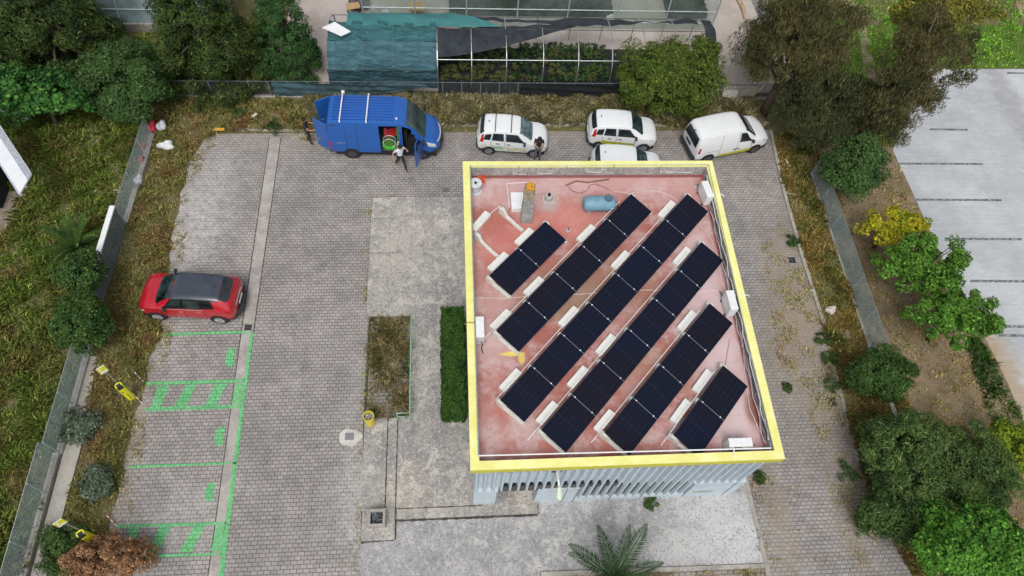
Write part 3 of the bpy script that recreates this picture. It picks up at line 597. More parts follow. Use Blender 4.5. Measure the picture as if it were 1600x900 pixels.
# blue water tank
x, y = P(936, 318, ZR+.35); r = empty('water_tank', (x, y, ZR), rad(1), 'horizontal blue cylindrical water tank with round lid on the roof', 'tank')
M_TANK = mat('faded_blue_plastic', (.17, .33, .43), .55, 0, .12, 2)
b = MB(); b.tube([(-.66, 0, .36), (-.64, 0, .36), (-.58, 0, .36), (-.3, 0, .36), (.3, 0, .36), (.58, 0, .36), (.64, 0, .36), (.66, 0, .36)], [.15, .24, .30, .32, .32, .30, .24, .15], 28); b.build('body', M_TANK, r, smooth=True)
b = MB(); b.cyl((.34, .02, .69), .17, .06, 24); b.cyl((.34, .02, .735), .13, .03, 24); b.build('lid', mat('dark_blue_lid', (.10, .16, .20), .5, 0, .2, 30), r)
for xx in (-.42, .42):
    b = MB(); b.box((xx, 0, .06), (.1, .55, .12)); b.build('saddle', M_GREY, r)
b = MB(); b.tube([(.66, 0, .4), (.78, 0, .38), (.8, -.02, .2), (.8, -.1, .02)], .02, 6); b.build('pipe', M_BLK, r)
# low white hatch and frame beside the chimney
x, y = P(810, 313, ZR+.2); r = empty('roof_hatch', (x, y, ZR), 0, 'white roof hatch with its lid and thin open frame behind the chimney', 'hatch')
b = MB(); b.box((0, -.05, .13), (.62, .80, .26)); b.build('hatch_box', M_WHITE, r, bev=.01)
b = MB(); b.box((0, .14, .275), (.60, .40, .03)); b.box((0, -.25, .272), (.60, .36, .02)); b.build('lid', M_WHITE, r)
b = MB(); f0 = [(-.40, -.42, .3), (-.45, .75, .35), (.40, .80, .35), (.40, .2, .3)]
b.tube(f0, .018, 6); b.build('frame', M_WHITE, r)
# small roof vents
def vent(px, py, lab, s=1.0):
    x, y = P(px, py, ZR); r = empty('roof_vent', (x, y, ZR), 0, lab, 'vent')
    b = MB(); b.box((0, 0, .02), (.46*s, .40*s, .04)); b.build('base_plate', mat('pinkish_flashing', (.6, .5, .48), .8), r)
    b = MB(); b.cyl((0, 0, .16*s), .18*s, .26*s, 18, None, .15*s); b.build('collar', M_GREY, r)
    b = MB(); b.cyl((0, 0, .33*s), .06*s, .12*s, 12); b.build('pipe', M_DARK, r)
vent(857, 312, 'squat grey roof vent between the chimney and the blue tank')
vent(888, 360, 'small pipe stub standing on the red roof left of the five-panel row', .4)
vent(1088, 292, 'small dark pipe stub beside the back right air conditioner', .42)
# air conditioners
M_AC = mat('white_unit_casing', (.80, .81, .81), .45, 0, .05, 5)
def ac(px, py, zc, rz, lab):
    x, y = P(px, py, zc); r = empty('air_conditioner', (x, y, ZR), rz, lab, 'air conditioner', 'outdoor air conditioning units on the roof')
    h = .62; b = MB(); b.box((0, 0, .08+h/2), (.82, .30, h)); b.build('casing', M_AC, r, bev=.02)
    b = MB(); b.tube([(-.12, -.152, .08+h/2), (-.12, -.165, .08+h/2)], [.25, .25], 24); b.build('fan_grille', mat('grey_grille', (.20, .21, .22), .6, 0, .3, 40), r)
    b = MB(); b.box((.34, .0, .4), (.145, .31, .5)); b.build('service_panel', mat('pale_grey_plastic', (.60, .61, .62), .5), r)
    for k in (-.3, .3):
        b = MB(); b.box((k, 0, .04), (.06, .36, .08)); b.build('foot', M_BLK, r)
    b = MB(); b.tube([(.41, .05, .3), (.5, .08, .2), (.55, .05, .02), (.75, .1, .02)], .02, 6); b.build('pipe', M_BLK, r)
ac(1105, 297, ZR+.6, rad(97), 'white air conditioner in the back right corner of the roof')
ac(1143, 470, ZR+.6, rad(92), 'white air conditioner halfway along the right roof edge')
ac(750, 512, ZR+.6, rad(-90), 'white air conditioner against the left roof edge')
ac(1156, 692, ZR+.6, rad(0), 'white air conditioner in the front right corner of the roof')
x, y = P(743, 289, ZR+.4); r = empty('cable_drum', (x, y, ZR), rad(20), 'pale roll of cable standing in the back left corner of the roof', 'cable roll')
b = MB(); b.tube([(0, 0, 0), (0, 0, .04), (0, 0, .045), (0, 0, .5), (0, 0, .505), (0, 0, .54)], [.26, .26, .2, .2, .26, .26], 24); b.build('drum', mat('pale_plastic', (.6, .64, .66), .6), r)
b = MB(); b.cyl((0, 0, .545), .06, .02, 12); b.build('hub', M_DARK, r)
x, y = P(752, 283, ZR); b = MB(); rr = random.Random(3)
pts = [Vector((rr.uniform(-.18, .18), rr.uniform(-.22, .2), rr.uniform(.03, .22))) for _ in range(26)]; b.tube(pts, .022, 6)
o = b.build('safety_rope', mat('orange_red_rope', (.75, .12, .05), .7), loc=(x, y, ZR)); tag(o, 'tangled orange red rope beside the cable roll on the roof', 'rope')
# loose cables on the roof
def cable(pts, rr_, m, lab, z=ZR+.02, name='cable'):
    b = MB(); V = [P3(a, c_, z) for a, c_ in pts]; S = []
    for i in range(len(V)-1):
        for k in range(4): S.append(V[i].lerp(V[i+1], k/4))
    S.append(V[-1]); b.tube(S, rr_, 6); o = b.build(name, m); tag(o, lab, 'cable'); return o
M_CW = mat('pink_white_cable', (.72, .62, .58), .6)
cable([(960, 299), (985, 302), (1010, 298), (1030, 299), (1048, 305), (1062, 318)], .014, M_CW, 'pale cable looping from the blue tank to the longest solar row')
cable([(745, 465), (790, 466), (840, 462), (900, 460), (960, 456), (1010, 453), (1085, 456), (1110, 453), (1136, 456)], .014, M_CW, 'pale cable crossing the whole roof towards the right air conditioner')
cable([(1092, 349), (1112, 375), (1125, 410), (1139, 452)], .012, M_CW, 'pale cable running from the back of the six-panel row to the right air conditioner')
cable([(1152, 492), (1160, 520), (1163, 570), (1165, 600), (1172, 640), (1188, 675), (1198, 695)], .016, M_CW, 'pale cable running forward along the right roof edge')
cable([(884, 290), (900, 283), (918, 285), (940, 282), (952, 280)], .035, mat('rusty_pipe', (.25, .13, .08), .9, 0, .3, 20), 'rusty pipe lying on the roof behind the blue tank', name='pipe')
cable([(889, 292), (893, 298), (905, 302), (917, 298), (922, 289), (930, 287), (952, 296)], .012, mat('red_brown_wire', (.25, .08, .06), .7), 'reddish wire curling behind the blue tank')
cable([(1140, 530), (1130, 590), (1105, 640), (1090, 660)], .007, mat('red_brown_wire', (.25, .08, .06), .7), 'thin dark wire on the pale roof right of the four-panel row')
M_RAG = mat('white_tape', (.85, .83, .75), .7)
for (a, c_, lab) in ((1125, 305, 'white tie looped over the yellow edge beside the back right air conditioner'), (1165, 462, 'white tie looped over the right yellow edge halfway along'), (1147, 708, 'white tie looped over the front yellow edge by the corner air conditioner'), (735, 505, 'brown tie looped over the left yellow edge')):
    x, y = P(a, c_, ZC); b = MB()
    if 'front' in lab: b.tube([(0, .25, -.1), (0, .2, .03), (0.01, -.1, .02), (.02, -.17, -.03)], .025, 6)
    else: s = -1 if 'left' in lab else 1; b.tube([(-.25*s, 0, -.1), (-.2*s, 0, .02), (.1*s, .02, .02), (.2*s, .01, -.1)], .02, 6)
    tag(b.build('tie', M_RAG if 'white' in lab else mat('brown_tie', (.4, .25, .08)), loc=(x, y, ZC)), lab, 'tie')
# wall lamp on the front
x, y = P(870, 738, 4.4); r = empty('wall_lamp', (x, Y0+.1, 4.3), 0, 'long white street-type lamp on an arm above the front wall', 'lamp')
e = P3(873, 785, 3.9); dx, dy = e.x-x, e.y-(Y0+.1)
b = MB(); b.box((0, .05, .1), (.36, .1, .26)); b.build('bracket', M_BLK, r)
b = MB(); b.tube([(0, 0, .15), (dx*.3, dy*.35, .25), (dx*.6, dy*.6, .15)], .035, 8); b.build('arm', M_WHITE, r)
b = MB(); b.tube([(dx*.55, dy*.55, .18), (dx*.62, dy*.62, .14), (dx*.8, dy*.8, .0), (dx*.93, dy*.93, -.1), (dx, dy, -.16)], [.03, .07, .115, .10, .03], 12); b.build('lamp_head', mat('cream_lamp_shell', (.70, .76, .62), .45), r, smooth=True)
# ------------------------------------------------------------ hedge
hx0, hy0 = P(690, 663); hx1 = .36; hy1 = P(700, 490)[1]; Hh = 1.1
pxs = P(690, 560, Hh)[0]; cx = (pxs+.33)/2; hw = (.33-pxs)/2; ya, yb = P(700, 663)[1]+.05, P(700, 484, Hh)[1]
rng = np.random.default_rng(77); Nl = 26000
u = rng.uniform(-1, 1, (Nl, 3)); ax = rng.integers(0, 3, Nl); sg = np.sign(rng.uniform(-.6, 1, Nl)); 
for k in range(3): u[ax == k, k] = sg[ax == k]*rng.uniform(.82, 1.03, (ax == k).sum())
u[:, 2] = np.where(ax == 2, np.abs(u[:, 2]), u[:, 2]); hl = (yb-ya)/2
lump = 1+.07*np.sin(u[:, 1]*19)+.04*np.sin(u[:, 1]*41+u[:, 0]*3)
pts = np.stack([u[:, 0]*hw*lump, u[:, 1]*hl, (u[:, 2]*.5+.5)*Hh*(1+.05*np.sin(u[:, 1]*13))], 1)
r = empty('hedge', (cx, (ya+yb)/2, .2), 0, 'dense clipped dark green hedge along the left wall under the yellow roof edge', 'hedge')
nr = np.zeros((Nl, 3)); nr[np.arange(Nl), ax] = np.where(ax == 2, 1, sg); nr[:, 2] += .4
fastmesh('foliage', leaves(rng, pts, nr, .085, .06, .5), 4, leafmat('hedge_green', (.034, .085, .014), (.06, .13, .024), (.02, .055, .01), .2, 2.5), r)
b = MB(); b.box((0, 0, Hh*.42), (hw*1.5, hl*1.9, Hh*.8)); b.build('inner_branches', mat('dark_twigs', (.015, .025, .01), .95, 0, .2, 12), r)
# planter bed handrail, bin, manhole, drains, planter box
xr = P(641, 600)[0]
r = empty('handrail', (xr, y_plS, .2), 0, 'pale green steel handrail along the weedy bed, returning at the steps', 'handrail')
yA, yB = P(644, 490, 1.1)[1], P(640, 645, 1.1)[1]; xA, xB = P(643, 490, 1.1)[0]-xr, P(640, 645, 1.1)[0]-xr
xC = P(620, 645, 1.1)[0]-xr
b = MB()
for z in (.9,): b.tube([(xB, yA-y_plS, z), (xB, yB-y_plS, z), (xC, yB-y_plS, z)], .03, 8)
b.build('top_rail', M_GRN, r)
b = MB(); b.tube([(xB, yA-y_plS, .5), (xB, yB-y_plS, .5), (xC, yB-y_plS, .5)], .02, 8); b.build('mid_rail', M_GRN, r)
for (a, c_) in [(xB, yA-y_plS+(yB-yA)*k/4) for k in range(5)]+[(xC, yB-y_plS)]:
    b = MB(); b.tube([(a, c_, 0), (a, c_, .9)], .025, 8); b.build('post', M_GRN, r)
x, y = P(579, 656, .05); r = empty('litter_bin', (x, y-.1, .05), 0, 'round yellow litter bin full of rubbish at the corner of the weedy bed', 'litter bin')
MY = mat('yellow_bin_paint', (.72, .60, .06), .5, 0, .1, 8)
b = MB(); b.tube([(0, 0, 0), (0, 0, .75)], [.20, .22], 24, cap=False); b.tube([(0, 0, .75), (0, 0, .05)], [.20, .18], 24, cap=False); b.build('bin_body', MY, r, smooth=True)
b = MB(); b.tube([(.21*math.cos(a), .21*math.sin(a), .76) for a in [2*math.pi*k/24 for k in range(25)]], .018, 6); b.build('rim', MY, r)
b = MB(); rr = random.Random(8)
for k in range(9): b.box((rr.uniform(-.1, .1), rr.uniform(-.1, .1), .6+rr.uniform(0, .1)), (.09, .06, .05), rz=rr.uniform(0, 3))
b.cyl((0, 0, .5), .19, .1); b.build('rubbish', mat('mixed_rubbish', (.42, .40, .42), .6, 0, .7, 20), r)
x, y = P(590, 812, .16); r = empty('planter_box', (x, y, .16), 0, 'square concrete planter with dark dry leaves on the corner slab', 'planter')
b = MB(); 
for c_, d_ in (((0, .27), (.66, .10)), ((0, -.27), (.66, .10)), ((-.28, 0), (.10, .44)), ((.28, 0), (.10, .44))): b.box((*c_, .2), (*d_, .4))
b.build('box', M_KERB, r, bev=.008)
b = MB(); b.box((0, 0, .12), (.46, .44, .2)); b.build('soil', M_DARK, r)
rng = np.random.default_rng(5); q = rng.uniform(-.2, .2, (160, 3)); q[:, 2] = .24+rng.uniform(0, .05, 160)
fastmesh('dry_leaves', leaves(rng, q, np.tile([0, 0, 1.], (160, 1)), .09, .05, .5), 4, leafmat('greyish_leaf', (.10, .12, .12), (.3, .32, .33), (.05, .06, .06)), r)
# manhole with pale cement patch
x, y = P(546, 684); b = MB(); rr = random.Random(12)
b.sheet([(x+.02+(.46+.05*math.sin(3*a+1)+rr.uniform(-.02, .02))*math.cos(a), y+(.36+.04*math.sin(4*a)+rr.uniform(-.02, .02))*math.sin(a)) for a in [2*math.pi*k/44 for k in range(44)]], .018); struct(b.build('cement_patch', m_concrete('pale_cement', (.52, .50, .47), (.62, .60, .57), (.66, .64, .6), 0, 2, .2)))
b = MB(); b.box((x, y+.05, .02), (.36, .30, .02)); tag(b.build('manhole_cover', mat('grey_cast_iron', (.26, .25, .27), .6, .2, .15, 20)), 'small square grey manhole cover in a pale cement patch by the steps', 'manhole cover')
def drain(px, py, w, h, lab, m=None):
    x, y = P(px, py); r = empty('drain_grate', (x, y, .014), 0, lab, 'drain grate')
    b = MB(); 
    for s in (-1, 1): b.box((s*w/2, 0, .012), (.05, h, .02)); b.box((0, s*h/2, .012), (w+.05, .05, .02))
    b.build('frame', m or M_KERB, r)
    b = MB()
    for k in range(7): b.box((-w/2+w*(k+.5)/7, 0, .012), (.022, h-.06, .016))
    b.box((0, 0, .013), (w-.05, .03, .014)); b.build('bars', mat('purple_grey_iron', (.13, .12, .14), .6, .4), r)
    b = MB(); b.box((0, 0, .004), (w-.04, h-.04, .004)); b.build('pit', M_DARK, r)
drain(388, 512, .36, .34, 'square drain grate set in the gutter strip below the red car')
drain(1237, 407, .42, .40, 'square drain grate on the dirt-covered side lane, mid height of the right kerb')
drain(1300, 628, .36, .36, 'half-buried drain grate among weeds by the round bush', mat('rust_frame', (.2, .14, .1)))
x, y = P(697, 297); b = MB(); b.box((x, y, .02), (.34, .26, .02)); tag(b.build('manhole_cover', mat('grey_iron_cover', (.17, .16, .16), .7, .2, .2, 20)), 'grey square manhole cover in the pavers just left of the yellow roof corner', 'manhole cover')
# ------------------------------------------------------------ fences
M_MESHW = mat('grey_green_wire', (.40, .49, .52), .6, .1, .1, 4)
def fence(p0, p1, h, lab, base=.25, step=2.0, dens=.07, m=None, rails=(0.0, 1.0), z0=0.0, name='mesh_fence', postm=None, wire=.013, topw=.02, group=None, basew=.22):
    p0, p1 = Vector(p0), Vector(p1); L = (p1-p0).length; ang = math.atan2(p1.y-p0.y, p1.x-p0.x); m = m or M_MESHW
    r = empty(name, (p0.x, p0.y, z0), ang, lab, 'fence', group)
    if base:
        b = MB(); b.box((L/2, 0, base/2), (L, basew, base)); b.build('base_wall', M_KERB, r)
    b = MB(); k = int(L/dens)
    for i in range(k+1): b.box((i*L/k, 0, base+h/2), (wire, wire*.6, h))
    nz = max(3, int(h/(dens*1.3)))
    for j in range(nz+1): b.box((L/2, .008, base+h*j/nz), (L, wire*.6, wire))
    b.build('mesh_panel', m, r)
    b = MB(); b.box((L/2, 0, base+h+.01), (L, topw*1.3, topw)); b.build('top_rail', postm or M_STEEL, r)
    for i in range(int(L/step)+1):
        b = MB(); b.box((min(i*step, L-.02), -.02, (base+h)/2), (.045, .045, base+h)); b.build('post', postm or m, r)
    return r
XF = -15.45
fence((XF-.15, 1.5), (XF-.1, 9.05), 1.35, 'green wire fence on a low concrete wall at the lower left corner of the photo', group='left boundary fence')
fence((XF, 9.05), (XF+.1, 14.6), 1.25, 'middle stretch of the left wire fence, between the shrubs and the lower stretch', group='left boundary fence')
fence((XF+.25, 19.9), (XF+.45, 25.3), 1.15, 'far stretch of the left wire fence running under the leafy bushes', group='left boundary fence')
# concrete footing strip at the foot of the lower left fence
b = MB(); b.prism([(XF+.05, 1.5), (XF+.55, 1.5), (XF+.70, 9.3), (XF+.45, 13.2), (XF+.12, 13.2)], 0, .10); struct(b.build('fence_footing', m_concrete('pale_footing', (.34, .32, .28), (.44, .42, .38), (.48, .45, .4), 0, 1, .3)))
# corrugated sheet leaning on the fence
r = empty('metal_gate', (XF+.2, 15.7, 0), rad(88.5), 'grey slatted metal gate with a white capping rail in the left fence', 'gate')
b = MB(); 
for i in range(34): b.box((i*.123, 0, .85), (.07, .03, 1.35))
for z in (.25, .9, 1.45): b.box((2.05, .03, z), (4.1, .03, .06))
b.build('slat_panel', mat('dark_grey_slat', (.20, .25, .28), .5, .4), r)
b = MB(); b.box((2.05, .05, 1.6), (4.15, .22, .08)); b.build('capping_rail', M_WHITE, r)
XR = 18.62
fence((XR+.05, 10.5), (XR, 22.8), 1.3, 'green wire fence between the right verge and the brown soil strip', base=.12, step=1.75, group=None, dens=.06, basew=.16)
b = MB(); b.box((XR+.12, 5, .1), (.2, 11.0, .2)); tag(b.build('low_wall', M_KERB), 'low concrete kerb wall running past the lower right bushes', 'wall')
YF = 28.1
fence((-17.5, YF), (18.0, YF), 1.0, 'long dark wire fence hung with shade cloth behind the parked vans', base=.04, step=1.0, dens=.055, m=mat('dark_wire', (.06, .075, .085), .6, .3), postm=mat('blue_grey_post', (.22, .27, .30), .5, .3), wire=.011)
b = MB()
def drape(x0, x1, mb, zlow, zhi, m, amp=.07, y=YF-.06):
    def fn(u, v):
        x = x0+(x1-x0)*u; z = (zlow(u) if callable(zlow) else zlow)+((zhi)-(zlow(u) if callable(zlow) else zlow))*v
        return (x, y-abs(amp*math.sin(x*3+v*4+math.sin(x*1.3)*2))-.03*math.sin(v*14+x), z)
    mb.grid(fn, 90, 12, m)
b = MB(); drape(-9.3, -1.3, b, lambda u: .12+.65*max(0, (u-.45)/.55)**1.3, 1.04, None); tag(b.build('shade_cloth', mat('blue_green_cloth', (.045, .095, .115), .8, 0, .25, 1.5), smooth=True), 'dark teal cloth drooping over the back fence behind the blue van', 'cloth')
b = MB(); drape(3.6, 9.6, b, .12, 1.05, None, .04); tag(b.build('shade_cloth', mat('black_cloth', (.008, .01, .013), .9, 0, .25, 1.5), smooth=True), 'black cloth hung on the back fence left of the round bush', 'cloth')
# ------------------------------------------------------------ shade tunnel
def netmat(name, col, sc=1.0):
    n = NB(name); v = n.mapv(n.pos, sc=(.55*sc, 1.6*sc, 1.6*sc), rot=(0, 0, .25)); f = n.noise(1.5, 6, .62, v, 1.6)
    c = n.mix(n.step(f, .35, .65), tuple(x*.78 for x in col), tuple(x*1.15 for x in col)); n.bump(f, .35, 1.0)
    o = n.xyz(); fr = n.math('FRACT', n.math('DIVIDE', o[0], 1.53)); c = n.mix(n.math('MULTIPLY', n.step(n.math('ABSOLUTE', n.math('SUBTRACT', fr, .5)), .485, .497), .35), c, tuple(min(1, x*2) for x in col))
    return n.done(c, .8, 0, .2)
T = empty('shade_tunnel', (4, 30.5, 0), 0, 'long hooped shade tunnel, green netting over its left part and bare hoops on the right', 'shade tunnel')
yq0, yq1 = 28.75, 32.6; zs, zr_ = 1.15, 2.35
def hoop(t):   # t 0..1 from front foot over the ridge to the back foot
    if t < .22: return (yq0, zs*t/.22)
    if t > .78: return (yq1, zs*(1-t)/.22)
    a = (t-.22)/.56*math.pi; return ((yq0+yq1)/2-math.cos(a)*(yq1-yq0)/2, zs+math.sin(a)*(zr_-zs))
ox, oy = 4, 30.5
xh = [P(px, 93, 1.9)[0] for px in (512, 583, 625, 683, 737, 792, 850, 905, 958, 1010, 1060, 1108)]
for i, x in enumerate(xh):
    b = MB(); b.tube([(x-ox, hoop(k/22)[0]-oy, hoop(k/22)[1]) for k in range(23)], .045 if i in (0, 3) else .03, 7); b.build('hoop', M_STEEL, T)
for t in (.315, .5, .66):
    y_, z_ = hoop(t); b = MB(); b.tube([(xh[0]-ox, y_-oy, z_), (xh[-1]-ox, y_-oy, z_)], .02, 6); b.build('purlin', M_STEEL if t < .4 else M_BLK, T)
def net(x0, x1, t0, t1, m, name, off=.11, fold=.05, nu=60, nv=26, tf=None):
    def fn(u, v):
        x = x0+(x1-x0)*u; a, c_ = (t0, t1) if tf is None else tf(u); t = a+(c_-a)*v; y_, z_ = hoop(min(.999, max(0, t)))
        seg = abs((t*100) % 14-7)/7
        w = fold*(math.sin(x*2.1+t*31)+.6*math.sin(x*5.3-t*17)+.5*math.sin(x*1.1+t*60))*.5-.05*math.sin(math.pi*((x-x0) % 1.35)/1.35)*(1 if fold > .04 else 0)
        k = off+w
        if t < .22: return (x-ox, y_-k-oy, z_)
        if t > .78: return (x-ox, y_+k-oy, z_)
        a2 = (t-.22)/.56*math.pi; return (x-ox, y_-math.cos(a2)*k-oy, z_+math.sin(a2)*k)
    b = MB(); b.grid(fn, nu, nv); return b.build(name, m, T, smooth=True)
MNET = netmat('teal_shade_net', (0.077, 0.175, 0.210)); MNET2 = netmat('dark_teal_shade_net', (0.056, 0.133, 0.161), 1.3)
net(xh[0]-.12, xh[3]-.05, .01, .25, MNET2, 'green_net', .09)
net(xh[0]-.05, xh[3]-.05, .235, .425, MNET, 'green_net', .14)
for t_ in (.24, .425):
    y_, z_ = hoop(t_); b = MB(); b.tube([(lerp_(xh[0], xh[3], k/24)-ox, y_-oy-.13-.03*math.sin(k*1.7), z_+.09-.07*abs(math.sin(k*.39))) for k in range(25)], .03, 6); b.build('net_hem', mat('dark_net_hem', (.02, .045, .055), .8), T)
net(xh[0]+.0, xh[3]-.05, .415, .53, netmat('green_teal_net', (.055, .165, .18)), 'green_net', .16)
net(xh[0]+.9, xh[5]-.3, .50, .72, mat('green_net_top', (.05, .21, .21), .7, 0, .15, 1.2), 'green_net', .17, .05, 60, 20, lambda u: (.50, .50+.22*min(1, (1-u)*2.2)))
net(xh[3]+.05, xh[7], .36, .5, M_CLOTH_B, 'black_net', .04, .05, 60, 20, lambda u: (.33+.20*u**1.5, .50+.05*u))
net(xh[3]+.4, xh[10]+1.4, .5, .6, M_CLOTH_B, 'black_net', .07, .06, 90, 8, lambda u: (.545+.02*math.sin(u*9), .60+.03*math.sin(u*14)))
net(xh[-1]-.1, xh[-1]+.5, .3, .6, M_CLOTH_B, 'black_net', .10, .12, 16, 20)
b = MB(); b.sheet([(xh[3]-ox, yq0-.4-oy), (xh[-1]-ox, yq0-.4-oy), (xh[-1]-ox, yq0+3.1-oy), (xh[3]-ox, yq0+3.1-oy)], .03); b.build('ground_cover', mat('black_ground_cloth', (.02, .022, .024), .9, 0, .3, 2), T)
# white board on the tunnel's back left corner
a_ = [P3(503, 43, 2.65), P3(523, 34, 2.75), P3(548, 49, 2.8), P3(533, 56, 2.75)]
b = MB(); b.add([tuple(v) for v in a_]+[tuple(v-Vector((0, 0, .04))) for v in a_], [(0, 1, 2, 3), (7, 6, 5, 4), (0, 4, 5, 1), (1, 5, 6, 2), (2, 6, 7, 3), (3, 7, 4, 0)]); tag(b.build('board', M_WHITE), 'white board lying across the left end of the shade tunnel', 'board')
# potted plants inside
rng = np.random.default_rng(21)
gm = [leafmat('pot_leaf_green', (.05, .11, .025), (.09, .15, .04), (.03, .07, .02)), leafmat('pot_leaf_olive', (.10, .12, .035), (.14, .15, .05), (.06, .08, .03)), leafmat('pot_leaf_dark', (.02, .06, .02), (.04, .09, .03), (.015, .04, .015))]
pot_b = MB(); pot_b.tube([(0, 0, 0), (0, 0, .2)], [.09, .12], 10); pot_me = mesh_of(pot_b, 'pot', M_BLK)
fol = []
for k in range(3):
    pts, nrm, _ = crown_pts(np.random.default_rng(30+k), (0, 0, .36), (.17, .17, .18), 12, .09, 14); o = fastmesh('foliage', leaves(rng, pts, nrm, .09, .04), 4, gm[k]); fol.append(o.data); bpy.data.objects.remove(o)
def potplant(x, y, k, s=1.0, label='small potted plant in the rows under the bare hoops of the shade tunnel', group='potted plants under the shade tunnel'):
    r = empty('potted_plant', (x, y, .03), rng.uniform(0, 6), label, 'potted plant', group); r.scale = (s, s, s)
    inst(pot_me, 'pot', r, (0, 0, 0)); inst(fol[k], 'foliage', r, (0, 0, 0))
for i in range(34):
    x = xh[3]+.25+i*.335
    for j, y in enumerate((29.15, 29.55, 29.95, 30.5, 30.9, 31.3, 31.7)):
        if x > xh[8]+.2: continue
        if j in (0, 1) and rng.random() < .12 or rng.random() < .08: continue
        k = 1 if (x < xh[5]+.4 and j < 3) else int(rng.choice([0, 0, 2, 1]))
        potplant(x+rng.uniform(-.06, .06), y+rng.uniform(-.06, .06), k, rng.uniform(.85, 1.15))
# ------------------------------------------------------------ glasshouse behind
n = NB('dusty_glass'); n.b.inputs['Transmission Weight'].default_value = 0
n.done(n.mix(n.noise(.7, 5), (.35, .42, .42), (.5, .55, .55)), .25, 0, .5); tr = n.t.nodes.new('ShaderNodeBsdfTransparent'); tr.inputs[0].default_value = (.80, .86, .85, 1); ms = n.t.nodes.new('ShaderNodeMixShader')
n.put(n.step(n.noise(.5, 5), .3, .7, .10, .30), ms.inputs[0]); n.t.links.new(tr.outputs[0], ms.inputs[1]); n.t.links.new(n.b.outputs[0], ms.inputs[2]); n.t.links.new(ms.outputs[0], n.out.inputs[0]); M_GLASS = n.m
G = empty('glasshouse', (5, 36, 0), 0, 'large glazed greenhouse behind the shade tunnel, cut off by the top of the photo', 'greenhouse')
gx0, gx1, gy0, gy1, gh = -4.9, 15.3, 33.5, 46, 2.9
o_ = lambda x, y, z: (x-5, y-36, z)
M_GFR = mat('greenhouse_frame', (.42, .50, .52), .5, .3, .1, 4)
b = MB(); nb = 7
for i in range(nb+1):
    x = gx0+(gx1-gx0)*i/nb; b.tube([o_(x, gy0, 0), o_(x, gy0, gh), o_(x, gy0+3, gh+1.2)], .045, 6)
for z in (.55, 1.35, gh): b.tube([o_(gx0, gy0, z), o_(gx1, gy0, z)], .04 if z > 2 else .03, 6)
b.tube([o_(gx1, gy0, gh), o_(gx1, gy1, gh)], .04, 6); b.tube([o_(gx0, gy0, gh), o_(gx0, gy1, gh)], .04, 6)
for z in (0, 1.4): b.tube([o_(gx1, gy0, z), o_(gx1, gy0+3, z+1.4)], .02, 5)
b.build('frame', M_GFR, G)
b = MB(); b.add([o_(gx0, gy0+.05, 0), o_(gx1, gy0+.05, 0), o_(gx1, gy0+.05, gh), o_(gx0, gy0+.05, gh)], [(0, 1, 2, 3)]); b.build('front_glazing', M_GLASS, G)
b = MB(); b.add([o_(gx0, gy0, gh+.05), o_(gx1, gy0, gh+.05), o_(gx1, gy0+3, gh+1.25), o_(gx0, gy0+3, gh+1.25)], [(0, 1, 2, 3)]); b.build('roof_glazing', M_GLASS, G)
b = MB(); b.sheet([(gx0-5, gy0-36), (gx1-5, gy0-36), (gx1-5, gy1-36), (gx0-5, gy1-36)], .03); b.build('greenhouse_floor', m_concrete('greenhouse_floor_mat', (.40, .37, .30), (.50, .47, .40), (.35, .36, .28), 0, .6, .2), G)
for (a, c_, lab) in ((702, 800, ''), (800, 955, ''), (1040, 1100, '')):
    xa, xb = P(a, 20)[0], P(c_, 20)[0]; rg_ = np.random.default_rng(a)
    r = empty('plant_bed', ((xa+xb)/2, 35.6, 0), 0, {702: 'dark bed of seedlings at the left inside the glasshouse', 800: 'dark bed of seedlings in the middle of the glasshouse', 1040: 'dark bed of plants at the right end of the glasshouse'}[a], 'plant bed', 'plant beds inside the glasshouse')
    b = MB(); b.box((0, 0, .2), (xb-xa, 2.2, .3)); b.build('tray', mat('dark_tray', (.03, .05, .035), .9, 0, .4, 3), r)
    k = 5000; q = np.stack([rg_.uniform(-(xb-xa)/2, (xb-xa)/2, k), rg_.uniform(-1.1, 1.1, k), rg_.uniform(.32, .5, k)], 1)
    fastmesh('foliage', leaves(rg_, q, np.tile([0, 0, 1.], (k, 1)), .13, .05, .7), 4, gm[2], r)
x, y = P(652, 10, .6); b = MB(); b.box((x, y, .6), (.95, .7, .12)); b.box((x-.3, y, .27), (.05, .5, .54)); b.box((x+.3, y, .27), (.05, .5, .54)); tag(b.build('cardboard_box', mat('tan_board', (.55, .36, .17), .8)), 'tan board on legs inside the left part of the glasshouse', 'table')
rr = random.Random(6)
for i, (px, py, col, lab) in enumerate(((585, 15, (.6, .6, .55), 'pale sack at the left inside the glasshouse'), (603, 22, (.65, .68, .7), 'pale blue-white sack in the middle of the glasshouse clutter'), (640, 30, (.55, .6, .62), 'pale crate just right of the clutter in the glasshouse'), (655, 25, (.12, .12, .13), 'dark box under the tan board in the glasshouse'), (953, 30, (.75, .75, .72), 'white tub beside the middle post of the glasshouse'))):
    x, y = P(px, py, .2); b = MB(); b.box((0, 0, .18), (.5, .4, .36), rz=.3, taper=.8); b.box((.05, .05, .4), (.3, .25, .1), rz=.7, taper=.7); tag(b.build('sack' if i < 2 else 'crate', mat('bits%d' % i, col, .7, 0, .2, 9), loc=(x, y, .03), bev=.05), lab, 'sack' if i < 2 else 'crate')
